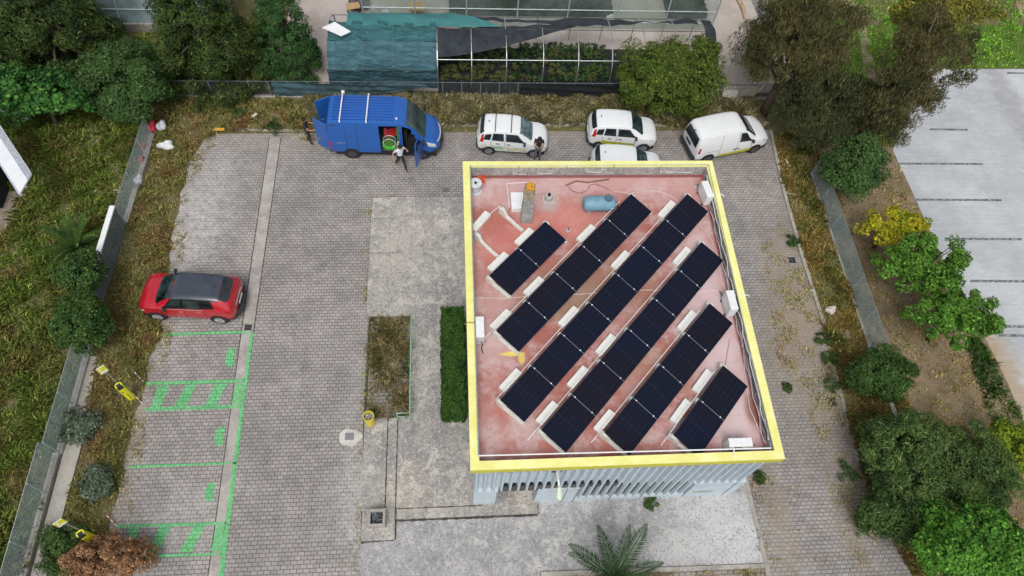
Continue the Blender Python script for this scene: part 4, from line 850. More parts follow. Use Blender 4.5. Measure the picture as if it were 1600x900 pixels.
# low table and bench outside it
x, y = P(552, 12, .6); r = empty('table', (x, y, 0), rad(15), 'small wooden table on thin dark legs on the concrete yard', 'table')
b = MB(); b.box((0, 0, .72), (.75, .5, .05)); b.build('tabletop', mat('light_wood', (.48, .31, .16), .7), r)
for sx in (-1, 1):
    for sy in (-1, 1): b = MB(); b.tube([(sx*.33, sy*.2, 0), (sx*.33, sy*.2, .7)], .022, 6); b.build('leg', M_BLK, r)
x, y = P(560, -2, .6); b = MB(); b.box((x, y, .4), (1.2, .8, .06)); b.box((x, y, .2), (1.0, .6, .34)); tag(b.build('bench', mat('dark_stuff', (.10, .08, .08), .8, 0, .4, 6)), 'dark bench at the top of the photo behind the wooden table', 'bench')
# fence and log on the right of the yard
fence(P(1160, -30), P(1198, 55), 1.2, 'blue-grey wire fence at the right edge of the concrete yard', base=0, step=1.5, dens=.06, m=mat('blue_grey_wire', (.25, .33, .37), .5, .3))
p, q = P3(1152, -4, .1), P3(1165, 30, .1); b = MB(); b.tube([p, p.lerp(q, .5)+Vector((.1, 0, .02)), q], [.12, .13, .09], 8); tag(b.build('log', mat('tan_log', (.5, .34, .22), .9, 0, .3, 5)), 'tan log lying on the right of the concrete yard', 'log')
x0_, y0_ = P(1125, 152); x1_ = P(1175, 152)[0]; r = empty('low_wall', (x0_, y0_-.1, 0), 0, 'low pale wall with a leaning panel right of the round bush', 'wall')
b = MB(); b.box(((x1_-x0_)/2, 0, .45), (x1_-x0_, .14, .9)); b.build('wall_face', M_KERB, r)
b = MB(); b.box((.35, -.12, .42), (.85, .03, .8), mat4=Matrix.Rotation(rad(-12), 4, 'X')); b.build('leaning_panel', mat('pale_panel', (.55, .55, .50), .8), r)
# black grow bags with shrub, right of the tunnel
for i, (px, py, s, lab) in enumerate(((1168, 92, 1.0, 'upper leafy shrub in a black grow bag at the right of the yard'), (1170, 115, 1.1, 'lower leafy shrub in a black grow bag at the right of the yard'))):
    x, y = P(px, py, 0); r = empty('potted_shrub', (x+.4, y, 0), 0, lab, 'potted shrub', 'shrubs in black grow bags')
    b = MB(); b.tube([(0, 0, 0), (0, 0, .3), (0, 0, .62)], [.36, .42, .40], 16); b.build('grow_bag', M_BLK, r, smooth=True)
    rng = np.random.default_rng(50+i); pts, nrm, _ = crown_pts(rng, (0, 0, 1.35), (.75, .75, .75), 40, .26, 90); fastmesh('foliage', leaves(rng, pts, nrm, .11, .06), 4, leafmat('fresh_green', (.05, .15, .03), (.08, .22, .04), (.03, .10, .02)), r)
    b = MB(); b.tube([(0, 0, .6), (0, 0, 1.2)], .03, 6); b.build('stem', mat('bark_brown', (.12, .09, .065)), r)
# glasshouse top left, beyond the trees
G = empty('polytunnel', (-20, 38, 0), 0, 'pale glazed polytunnel with low wall at the top left between the trees', 'greenhouse')
ya_ = P(180, 47)[1]; b = MB(); b.box((0, ya_-38, .25), (16, .2, .5)); b.build('base_wall', M_KERB, G)
b = MB(); b.add([(-8, ya_-38+.02, .5), (8, ya_-38+.02, .5), (8, ya_-38+.5, 1.9), (-8, ya_-38+.5, 1.9)], [(0, 1, 2, 3)]); b.build('side_glazing', mat('grey_film', (.20, .27, .28), .4, 0, .3, 1), G)
b = MB(); b.add([(-8, ya_-38+.5, 1.9), (8, ya_-38+.5, 1.9), (8, ya_-38+3, 3.2), (-8, ya_-38+3, 3.2)], [(0, 1, 2, 3)]); b.build('roof_glazing', mat('grey_film_roof', (.38, .44, .45), .4, 0, .3, 1), G)
b = MB()
for z, y_ in ((1.9, .48), (1.2, .24)): b.tube([(-8, ya_-38+y_, z), (8, ya_-38+y_, z)], .035, 6)
for i in range(9): b.tube([(-8+i*2, ya_-38, .5), (-8+i*2, ya_-38+.48, 1.9), (-8+i*2, ya_-38+3, 3.2)], .04, 6)
b.build('frame', M_GFR, G)
# ------------------------------------------------------------ left edge: white canopy, hut
c1, c2, c3, c4_ = P3(-60, 95, 2.6), P3(0, 197, 2.6), P3(49, 271, 2.6), P3(30, 301, 2.2)
r = empty('canopy', (c3.x, c3.y, 0), 0, 'white sloping canopy roof over dark posts at the left edge of the photo', 'canopy')
L0 = c3; a1 = P3(-60, 105, 2.6); d1 = (a1-c3); w = P3(31, 302, 2.35)-c3
def canopy_box(o0, u, v, th): return [o0, o0+u, o0+u+v, o0+v], th
b = MB(); q = [Vector((0, 0, 2.6)), Vector((0, 0, 2.6))+d1, Vector((0, 0, 2.6))+d1+w, Vector((0, 0, 2.6))+w]
b.add(q+[v-Vector((0, 0, .08)) for v in q], [(0, 1, 2, 3), (7, 6, 5, 4), (0, 4, 5, 1), (1, 5, 6, 2), (2, 6, 7, 3), (3, 7, 4, 0)]); b.build('roof_panel', mat('white_sheet', (.74, .76, .80), .5, 0, .05, 1), r)
b = MB()
for k in range(4):
    s = Vector((0, 0, 2.63))+w*(k*.1); b.tube([s, s+d1], .03, 5)
b.build('roof_rib', mat('blue_grey_rib', (.50, .54, .60), .5), r)
b = MB(); e = w*1.02+Vector((0, 0, 2.48)); b.tube([e, e+d1], .07, 6); b.build('gutter', mat('blue_grey_rib', (.50, .54, .60), .5), r)
for k in range(3):
    s = w*.55+d1*(.28+k*.25); b = MB(); b.box((s.x-.3, s.y, 1.2), (.1, .1, 2.4)); b.build('post', M_WHITE, r)
b = MB(); b.sheet(pxpoly([(-60, 290), (30, 300), (34, 330), (28, 345), (-60, 420)]), .012); struct(b.build('bare_ground', m_soil('pale_bare_ground', ((.33, .27, .22), (.4, .34, .28), (.2, .16, .12)))))
b = MB(); b.box((*P(-38, 300), 1.0), (3.0, 2.0, 1.9)); tag(b.build('shed', M_DARK), 'dark store under the white canopy at the left edge', 'shed')
x, y = P(28, 168, .5); r = empty('white_shelter', (x, y, 0), rad(-20), 'pale slatted crate wall under the leafy fig at the upper left', 'crate')
b = MB(); b.box((0, 0, .5), (1.6, .9, .08), mat4=Matrix.Rotation(rad(20), 4, 'X')); b.build('sheet', mat('white_sheet', (.74, .76, .80)), r)
b = MB(); b.box((0, .3, .3), (1.5, .08, .6)); b.build('frame', M_WHITE, r)
b = MB(); b.tube([P3(-5, 168, .4), P3(12, 165, .4)], .06, 6); tag(b.build('pipe', M_STEEL), 'grey pipe at the left edge beside the pale crate wall', 'pipe')
# ------------------------------------------------------------ rubbish bags and litter
def bag(px, py, s, col, lab, name='rubbish_bag', cat='bag', seed=1):
    x, y = P(px, py, .15); rr = random.Random(seed); b = MB()
    def fn(u, v):
        a = u*2*math.pi; t = v*math.pi; r_ = 1+.13*math.sin(3*a+seed)+.1*math.sin(5*a+7*v)+.08*math.sin(9*v+seed)
        return (s[0]*math.cos(a)*math.sin(t)*r_, s[1]*math.sin(a)*math.sin(t)*r_, s[2]*(.75-math.cos(t)*.9)*(1+.3*math.sin(t)*math.sin(2*a)))
    b.grid(fn, 20, 10); o = b.build(name, mat('bag_%d' % int(col[0]*100+col[1]*10), col, .35, 0, .12, 12), smooth=True, loc=(x, y, .02)); tag(o, lab, cat); return o
bag(253, 198, (.22, .32, .28), (.62, .66, .70), 'upper pale plastic rubbish bag on the verge beside the red one', seed=2)
bag(239, 199, (.17, .38, .28), (.55, .03, .06), 'red plastic rubbish bag at the top of the left verge', seed=3)
bag(226, 233, (.13, .22, .3), (.58, .05, .05), 'small red plastic scrap snagged high on the left fence', 'plastic_scrap', 'plastic scrap', 31)
bag(223, 252, (.12, .20, .28), (.60, .07, .07), 'small red plastic scrap snagged lower on the left fence', 'plastic_scrap', 'plastic scrap', 32)
bag(260, 228, (.38, .24, .25), (.68, .70, .73), 'wide white plastic sack lying on the verge below the red bag', seed=4)
bag(217, 282, (.20, .30, .25), (.64, .67, .70), 'small white bag in the weeds beside the left fence', seed=5)
bag(1298, 484, (.28, .22, .16), (.62, .56, .52), 'pale lump of rubble on the right verge', 'rubble', 'rubble', 6)
bag(1190, 194, (.4, .2, .15), (.33, .26, .19), 'tan stone behind the front of the white van', 'stone', 'stone', 7)
bag(178, 300, (.25, .2, .12), (.45, .40, .36), 'pale stone left of the left fence', 'stone', 'stone', 8)
b = MB(); b.box((*P(343, 202, .28), .28), (.48, .14, .06)); tag(b.build('plank', mat('orange_wood', (.72, .36, .05), .6)), 'orange strip lying on the verge above the pavers', 'plank')
b = MB(); b.box((*P(398, 180, .3), .3), (.28, .1, .08), rz=.9); tag(b.build('plank', M_CONC), 'pale offcut lying on the verge left of the blue van', 'plank')
b = MB(); b.box((*P(1229, 256), .08), (.07, .55, .05), rz=.1); tag(b.build('stake', M_CONC), 'pale wooden stake lying on the brown right verge', 'stake')
b = MB(); b.prism([(P(1318, 522)[0]-.3, P(1318, 522)[1]-.25), (P(1318, 522)[0]+.28, P(1318, 522)[1]-.25), (P(1318, 522)[0]+.25, P(1318, 522)[1]+.25), (P(1318, 522)[0]-.28, P(1318, 522)[1]+.25)], 0, .05); tag(b.build('slab', mat('brown_slab', (.3, .22, .18), .9)), 'brown stone slab half buried in the right verge', 'slab')
p = P3(1213, 300, .04); b = MB(); b.tube([P3(1224, 300, .06), P3(1236, 303, .05), P3(1250, 305, .06)], .015, 5); tag(b.build('hose', M_CW), 'thin pale hose across the right verge', 'hose')
b = MB(); b.tube([P3(1172, 150, .2), P3(1188, 140, .9), P3(1200, 128, 1.5)], .07, 7); tag(b.build('branch', mat('pale_wood', (.45, .38, .28), .9)), 'pale bare branch leaning at the foot of the big right tree', 'branch')
# ------------------------------------------------------------ charging posts with signs
def chpost(base, sign, lab, grp='yellow charging posts with signs'):
    x, y = P(*base); r = empty('charging_post', (x, y, 0), rad(38), lab, 'charging post', grp)
    MYB = mat('bright_yellow_casing', (.80, .76, .03), .45, 0, .05, 6)
    def fn(u, v):
        a = u*2*math.pi; n_ = 3.2; c_, s_ = math.cos(a), math.sin(a); k = (abs(c_)**n_+abs(s_)**n_)**(-1/n_)
        return (.145*c_*k*(1 if v < .97 else .9), .12*s_*k*(1 if v < .97 else .9), .02+1.38*v)
    b = MB(); b.grid(fn, 28, 8); k = len(b.v); b.add([fn(i/28, 1) for i in range(28)], [tuple(range(28))]); b.build('casing', MYB, r, smooth=False)
    b = MB(); b.box((.0, -.11, 1.31), (.2, .05, .18)); b.box((.0, -.02, 1.408), (.17, .13, .015)); b.build('screen_hood', M_BLK, r)
    b = MB(); b.box((-.06, -.115, .95), (.05, .03, .06)); b.build('socket', M_BLK, r)
    b = MB(); b.box((.0, -.122, .45), (.02, .008, .45)); b.build('stripe', M_BLK, r)
    b = MB(); b.tube([(0, .2, 0), (0, .2, 2.9)], .03, 8); b.build('sign_pole', M_STEEL, r)
    b = MB(); b.box((0, .12, 2.68), (.30, .025, .46), MYB); b.box((.0, .105, 2.53), (.27, .01, .12), M_WHITE); b.box((0, .12, 2.925), (.31, .02, .03), M_WHITE)
    b.box((-.06, .105, 2.74), (.08, .01, .14), M_WHITE); b.build('sign_plate', MYB, r, loc=(0, 0, 0))
    return r
chpost((207, 622), None, 'upper yellow charging post with a yellow sign on a pole, beside the upper hatched bay')
chpost((152, 845), None, 'lower yellow charging post with a yellow sign on a pole, behind the dead brown bush')
# delineator sticks
for (a, c_, lab) in ((225, 597, 'thin red and white stake beside the upper charging post'), (222, 630, 'short red and white stake lying below the upper charging post'), (183, 822, 'thin red and white stake beside the lower charging post')):
    p = P3(a, c_, .03); b = MB(); d = Vector((-.35, .35, .25)); MS = mat('white_stake', (.7, .7, .7)); MR = mat('red_stake', (.5, .12, .1))
    for k in range(5): b.tube([p+d*k/5, p+d*(k+1)/5], .02, 6, MR if k % 2 else MS)
    tag(b.build('stake', MS), lab, 'stake')
# ------------------------------------------------------------ vehicles
lerp = lerp_
class Body:
    """car body lofted through stations (x, z_bottom, half width, z_belt, z_top, half width at top)"""
    def __init__(s, st): s.st = st; s.L0 = st[0][0]; s.L1 = st[-1][0]
    def sec(s, x):
        st = s.st; x = max(s.L0, min(s.L1, x)); i = 0
        while i < len(st)-2 and x > st[i+1][0]: i += 1
        a, b = st[i], st[i+1]; t = (x-a[0])/(b[0]-a[0])
        def tan(j, c):
            if j <= 0: return (st[1][c]-st[0][c])/(st[1][0]-st[0][0])
            if j >= len(st)-1: return (st[-1][c]-st[-2][c])/(st[-1][0]-st[-2][0])
            d0 = (st[j][c]-st[j-1][c])/(st[j][0]-st[j-1][0]); d1 = (st[j+1][c]-st[j][c])/(st[j+1][0]-st[j][0])
            return 0 if d0*d1 <= 0 else 2*d0*d1/(d0+d1)
        o = []
        for c in range(1, 6):
            h = b[0]-a[0]; m0, m1 = tan(i, c)*h, tan(i+1, c)*h; t2, t3 = t*t, t*t*t
            o.append((2*t3-3*t2+1)*a[c]+(t3-2*t2+t)*m0+(-2*t3+3*t2)*b[c]+(t3-t2)*m1)
        return o
    def pt(s, x, t, off=0.0, side=-1):
        """t 0 sill .. 3 belt .. 4 roof edge .. 6 centre; side -1 right, +1 left"""
        zb, w, zbe, zt, wt = s.sec(x)
        K = [(w*.90, zb), (w*.985, zb+.10), (w*1.0, lerp(zb, zbe, .62)), (w*.965, zbe), (wt, zt-.05), (wt*.80, zt-.008), (0, zt+.012)]
        t = max(0, min(6, t)); i = min(5, int(t)); f = t-i
        y, z = lerp(K[i][0], K[i+1][0], f), lerp(K[i][1], K[i+1][1], f)
        if i == 3: y += .03*math.sin(f*math.pi)*min(1, (zt-zbe)/.3)
        if off:
            a, b = K[i], K[i+1]; n = Vector((b[1]-a[1], -(b[0]-a[0]))).normalized(); y += n.x*off; z += n.y*off
        return Vector((x, side*y, z))
    def mesh(s, mb, m, n=64, keep=None):
        ts = [0, .5, 1, 1.4, 1.8, 2.2, 2.6, 2.9, 3.05, 3.3, 3.6, 3.85, 4, 4.25, 4.6, 5, 5.5, 6]
        for side in (-1, 1):
            W_ = len(ts); vs = []; fs = []
            xs = [lerp(s.L0, s.L1, i/n) for i in range(n+1)]
            for x in xs:
                for t in ts: vs.append(s.pt(x, t, 0, side))
            for i in range(n):
                for j in range(W_-1):
                    if keep and not keep((xs[i]+xs[i+1])/2, (ts[j]+ts[j+1])/2, side): continue
                    q = (i*W_+j, (i+1)*W_+j, (i+1)*W_+j+1, i*W_+j+1); fs.append(q if side < 0 else q[::-1])
            for e, i in ((0, 0), (1, n)):
                q = tuple(i*W_+j for j in range(W_))
                if not keep or keep(xs[0] if e == 0 else xs[-1], 9, side): 
                    c = len(vs); vs.append(Vector((xs[i], 0, vs[i*W_].z)))
                    q = q+(c,); fs.append(q if (side > 0) == (e == 1) else q[::-1])
            mb.add(vs, fs, m)
    def patch(s, mb, poly, off, m=None, side=-1, nu=10, nv=5):
        """poly = ((x,t) bottom rear, bottom front, top front, top rear); bilinear"""
        a, b, c, d = poly
        def fn(u, v):
            x = lerp(lerp(a[0], b[0], u), lerp(d[0], c[0], u), v); t = lerp(lerp(a[1], b[1], u), lerp(d[1], c[1], u), v); return tuple(s.pt(x, t, off, side))
        k = len(mb.f); mb.grid(fn, nu, nv, m)
    def slope(s, mb, xa, xb, ta, off, m=None, inset=.06, n=8, lift=.01):
        """screen across the car from xa (low) to xb (high) over the full width"""
        def fn(u, v):
            y = (u*2-1); x = lerp(xa, xb, v)-(abs(y)**2.5)*.10*(1 if xa > xb else -1)*(1-v*.6); t = lerp(6, ta, abs(y)**1.2)
            p = s.pt(x, 6-(6-ta)*abs(y), off, -1 if y < 0 else 1); return (p.x, p.y, p.z+lift)
        mb.grid(fn, 20, n, m)
def weld(o, d=.002):
    bm = bmesh.new(); bm.from_mesh(o.data); bmesh.ops.remove_doubles(bm, verts=bm.verts, dist=d); bmesh.ops.recalc_face_normals(bm, faces=bm.faces); bm.to_mesh(o.data); bm.free()
    for p in o.data.polygons: p.use_smooth = True
    if hasattr(o.data, 'set_sharp_from_angle'): o.data.set_sharp_from_angle(angle=rad(38))
def paint(name, col, coat=.6, rough=.35): 
    m = mat(name, col, rough, 0, .02, 2, .5, coat); return m
def carglass(name='car_glass', col=(.022, .032, .036)): return mat(name, col, .06, 0, .5, 1.6, .8)  # blotchy tone paints reflections into the glass colour
def wheel(r_, x, y, rd, wd, parent, rimc=(.45, .46, .48)):
    s = -1 if y < 0 else 1; w = empty('wheel', (0, 0, 0)); 
    bpy.data.objects.remove(w)
    b = MB(); b.tube([(x, y-wd/2, rd), (x, y-wd*.42, rd), (x, y+wd*.42, rd), (x, y+wd/2, rd)], [rd*.86, rd, rd, rd*.86], 28); w = b.build('wheel', M_BLACK, parent, smooth=False)
    b = MB(); ye = y+s*(wd/2+.004); b.tube([(x, y+s*wd*.3, rd), (x, ye, rd)], [rd*.66, rd*.66], 24)
    for k in range(5):
        a = k*2*math.pi/5; b.box((x+math.cos(a)*rd*.34, ye+s*.008, rd+math.sin(a)*rd*.34), (rd*.62, .02, rd*.16), mat4=Matrix.Rotation(-a, 4, 'Y'))
    b.cyl((x, ye+s*.01, rd), rd*.14, .03, 12, None, None, 'Y'); b.build('rim', mat('rim_%d' % int(rimc[0]*100), rimc, .35, .5, .1, 8), w)
def car(name, label, cat, rear, front, spec, group=None, near=-1):
    """rear/front: pixels where the near wheels touch the ground; near side -1 = right side of the car faces the camera"""
    wr, wf = Vector(P(*rear)), Vector(P(*front)); d = (wf-wr).normalized(); ang = math.atan2(d.y, d.x)
    mid = (wr+wf)/2; side = Vector((-d.y, d.x))*(-near)      # away from the camera
    tr = spec['W']/2-.04; xm = (spec['wf']+spec['wr'])/2
    c = mid+side*tr-d*xm
    r = empty(name, (c.x, c.y, .012), ang, label, cat, group)
    B_ = Body(spec['st']); cut = spec.get('keep')
    b = MB(); B_.mesh(b, spec['paint'], 72, cut); o = b.build('body', spec['paint'], r); weld(o)
    # underbody, arches, wheels
    b = MB(); b.box(((B_.L0+B_.L1)/2, 0, .30), ((B_.L1-B_.L0)*.93, spec['W']*.86, .22)); b.build('underbody', M_BLACK, r)
    rd = spec['rd']
    for x in (spec['wr'], spec['wf']):
        for s in (-1, 1):
            w = B_.sec(x)[1]
            b = MB(); rr_ = rd*1.17; pts = []
            k = 20
            yy = s*(w*1.0+.006)
            vs = [(x+rr_*math.cos(a), yy*(1.0 if math.sin(a) > -.2 else .985), rd+rr_*math.sin(a)) for a in [math.pi*(-.12+1.24*i/k) for i in range(k+1)]]
            vi = [(p[0], s*(w-.25), p[2]) for p in vs]
            n_ = len(vs); b.add(vs+vi, [tuple(range(n_)), tuple(range(n_, 2*n_))]+[(i, i+1, n_+i+1, n_+i) for i in range(n_-1)]); b.build('wheel_arch', M_BLACK, r)
            wheel(r, x, s*(w-.20/2+.025), rd, .20, r, spec.get('rim', (.3, .31, .33)))
    spec['fit'](r, B_)
    return r
def dupto(o, *a): pass
def strip(mb, B_, x, t0, t1, side, m, w=.018, off=.004): B_.patch(mb, ((x-w/2, t0), (x+w/2, t0), (x+w/2, t1), (x-w/2, t1)), off, m, side, 1, 8)
WHT = paint('white_car_paint', (.80, .82, .83), .4); BLU = paint('blue_van_paint', (.016, .11, .42), .4); REDP = paint('red_car_paint', (.47, .008, .022), .8, .25)
M_LENS = mat('clear_lamp_lens', (.62, .66, .68), .12, 0, .1, 20)
M_PLATE = mat('number_plate', (.7, .7, .68), .5)
def text(body, size, m, parent, loc, rot, name='lettering', ext=.004, sx=1.0):
    cu = bpy.data.curves.new(name, 'FONT'); cu.body = body; cu.size = size; cu.extrude = ext; cu.align_x = 'LEFT'; cu.align_y = 'CENTER'
    o = bpy.data.objects.new(name, cu); COL.objects.link(o); dg = bpy.context.evaluated_depsgraph_get(); dg.update()
    me = bpy.data.meshes.new_from_object(o.evaluated_get(dg)); me.name = name; bpy.data.objects.remove(o); me.materials.clear(); me.materials.append(m)
    o = bpy.data.objects.new(name, me); link(o, parent); o.location = loc; o.rotation_euler = rot; o.scale = (sx, 1, 1); return o
def common(r, B_, S):
    """glass, lamps, mirrors, bumpers, handles from a small table S"""
    G_ = carglass(); 
    if 'ws' in S: b = MB(); B_.slope(b, S['ws'][0], S['ws'][1], 4.05, .006, None); o = b.build('windscreen', S.get('wsm', G_), r); weld(o)
    if 'rw' in S: b = MB(); B_.slope(b, S['rw'][0], S['rw'][1], 4.05, .006, None); o = b.build('rear_window', G_, r); weld(o)
    for s in (-1, 1):
        for q in S.get('side', ()): b = MB(); B_.patch(b, q, .014, None, s); o = b.build('side_window', G_, r, smooth=True)
        for q in S.get('trim', ()): b = MB(); B_.patch(b, q[0], .010, None, s); b.build('trim', q[1], r, smooth=True)
        for x in S.get('mir', ()):
            p = B_.pt(x, 3.15, 0, s); b = MB(); b.box((p.x, p.y+s*.12, p.z+.06), (.12, .20, .15), taper=.8); b.build('mirror', S.get('mirm', M_BLK), r, bev=.03)
        for x, t in S.get('hnd', ()):
            p = B_.pt(x, t, .012, s); b = MB(); b.box(tuple(p), (.19, .035, .035)); b.build('door_handle', S.get('hndm', M_BLK), r, bev=.008)
        for q in S.get('head', ()): b = MB(); B_.patch(b, q, .012, None, s); b.build('headlight', M_LENS, r, smooth=True)
        for q in S.get('tail', ()): b = MB(); B_.patch(b, q, .016, None, s); b.build('tail_light', M_RED, r, smooth=True)
    b = MB()
    for x, t0, t1 in S.get('seam', ()):
        for s in (-1, 1): strip(b, B_, x, t0, t1, s, M_BLK)
    if b.v: b.build('door_seam', M_BLK, r)
    for x, t, nm in S.get('end', ()): pass
# ---- small white hatchback
HL = 3.65
hatch = [(-1.78, .42, .55, .78, .92, .50), (-1.72, .30, .72, .92, 1.06, .60), (-1.62, .27, .78, .98, 1.25, .60), (-1.46, .26, .80, 1.0, 1.46, .595), (-1.20, .25, .815, 1.0, 1.53, .60), (-.5, .25, .82, .98, 1.56, .61), (.10, .25, .82, .96, 1.545, .60), (.42, .25, .82, .95, 1.47, .59),
         (.80, .25, .815, .94, 1.20, .60), (1.02, .25, .81, .93, 1.03, .64), (1.25, .26, .80, .91, .98, .66), (1.52, .28, .76, .84, .90, .60), (1.70, .32, .66, .72, .80, .50), (1.80, .42, .48, .60, .66, .36)]
def hatch_fit(variant):
    def fit(r, B_):
        common(r, B_, dict(ws=(1.0, .36), rw=(-1.66, -1.46), wsm=mat('windscreen_pale_reflection', (.13, .20, .22), .08, 0, .5, 2.2, .8) if variant == 'words' else mat('windscreen_teal_reflection', (.03, .055, .06), .08, 0, .5, 2.2, .8), side=(((-1.05, 3.12), (-.42, 3.12), (-.46, 3.86), (-.98, 3.86)), ((-.32, 3.12), (.66, 3.12), (.26, 3.86), (-.34, 3.86)), ((-1.46, 3.15), (-1.12, 3.15), (-1.05, 3.8), (-1.38, 3.75))),  # pale and teal screen tones are reflections put into the base colour
            mir=(.62,), hnd=((-.72, 2.55), (.0-.18, 2.55)), head=(((1.42, 2.5), (1.66, 2.5), (1.58, 3.3), (1.30, 3.3)),), tail=(((-1.66, 2.75), (-1.46, 2.75), (-1.44, 3.85), (-1.56, 3.85)),), seam=((-.37, .6, 3.9), (.62, .6, 3.0), (-1.08, 1.2, 3.0)),
            trim=((((-1.78, 0), (-1.4, 0), (-1.4, 1.1), (-1.78, 1.3)), M_BLK), (((1.45, 0), (1.80, 0), (1.80, 1.4), (1.5, 1.2)), M_BLK))))
        b = MB(); b.box((-1.80, 0, .62), (.03, .5, .12)); b.build('number_plate', M_PLATE, r)
        b = MB(); b.box((-1.79, 0, .38), (.10, 1.25, .16)); b.build('bumper', M_BLK, r, bev=.03)
        b = MB(); b.box((1.78, 0, .40), (.10, 1.0, .16)); b.build('bumper', M_BLK, r, bev=.03)
        b = MB(); b.tube([(-1.2, 0, 1.57), (-1.25, 0, 1.66)], .02, 6); b.build('aerial', M_BLK, r)
        ydoor = -B_.sec(-.3)[1]
        if variant == 'words':
            for x in (-.9, -.1):
                b = MB(); z = B_.sec(x)[3]+.05; b.tube([(x, -.62, z-.06), (x, -.58, z), (x, 0, z+.015), (x, .58, z), (x, .62, z-.06)], .022, 6); b.build('roof_bar', M_BLK, r)
            MG, MO = mat('sign_green', (.05, .25, .10), .5), mat('sign_orange', (.72, .42, .10), .5)
            b = MB(); B_.patch(b, ((-1.05, .55), (1.05, .15), (1.05, .45), (-1.05, 1.1)), .008, None, -1); b.build('green_stripe', mat('lime_stripe', (.10, .38, .06), .5), r)
            b = MB(); B_.patch(b, ((-1.0, .2), (.3, .1), (.3, .3), (-1.0, .55)), .009, None, -1); b.build('yellow_stripe', mat('yellow_stripe', (.72, .60, .08), .5), r)
            b = MB(); B_.patch(b, ((-1.05, 1.1), (1.2, .6), (1.2, 2.0), (-1.05, 2.2)), .005, None, -1, 12, 6); b.build('pale_band', mat('pale_green_band', (.62, .72, .66), .5), r)
            zt = B_.pt(-.4, 1.6, 0, -1).z
            text('VIVI', .27, MG, r, (-.98, ydoor-.012, zt+.02), (rad(90), 0, 0), sx=1.15); text('ENERGIA', .20, MO, r, (-.22, ydoor-.012, zt-.02), (rad(90), 0, 0), sx=1.15)
            b = MB()
            for k in range(7):
                a = k*2*math.pi/7; b.add([(-1.42+.05*math.cos(a), -.825, zt+.06+.05*math.sin(a)), (-1.42+.16*math.cos(a-.2), -.83, zt+.06+.16*math.sin(a-.2)), (-1.42+.16*math.cos(a+.2), -.83, zt+.06+.16*math.sin(a+.2))], [(0, 1, 2)], MG if k % 2 else mat('sign_yellow', (.78, .62, .05), .5))
            b.build('emblem', MG, r)
        else:
            b = MB(); zt = B_.pt(-.2, 1.55, 0, -1).z; vs = [(-1.0, 1.45), (.62, 1.28), (.62, 1.78), (-1.0, 1.98)]; B_.patch(b, vs, .008, None, -1); b.build('yellow_band', mat('olive_yellow_band', (.50, .50, .03), .5), r)
            b = MB(); b.cyl((-1.0, -.828, B_.pt(-1.0, 1.72, 0, -1).z), .13, .012, 20, None, None, 'Y'); b.build('emblem', mat('olive_yellow_band', (.50, .50, .03), .5), r)
            b = MB(); B_.patch(b, ((-.15, 1.50), (.55, 1.44), (.55, 1.58), (-.15, 1.66)), .010, None, -1); b.build('grey_lettering', mat('grey_band_print', (.30, .30, .12), .5), r)
    return fit
hs_ = dict(W=1.64, st=hatch, paint=WHT, wr=-1.17, wf=1.13, rd=.29, rim=(.30, .31, .33))
car('small_car', 'white hatchback with black roof bars and green and orange lettering on its side', 'car', (763, 241), (833, 246), dict(hs_, fit=hatch_fit('words')), 'white company cars')
car('small_car', 'white hatchback with a plain roof and olive yellow side band, nearest the back verge', 'car', (934, 233), (1003, 237), dict(hs_, fit=hatch_fit('band')), 'white company cars')
car('small_car', 'white hatchback half hidden behind the back yellow roof edge', 'car', (940, 289), (1010, 293), dict(hs_, fit=hatch_fit('band')), 'white company cars')
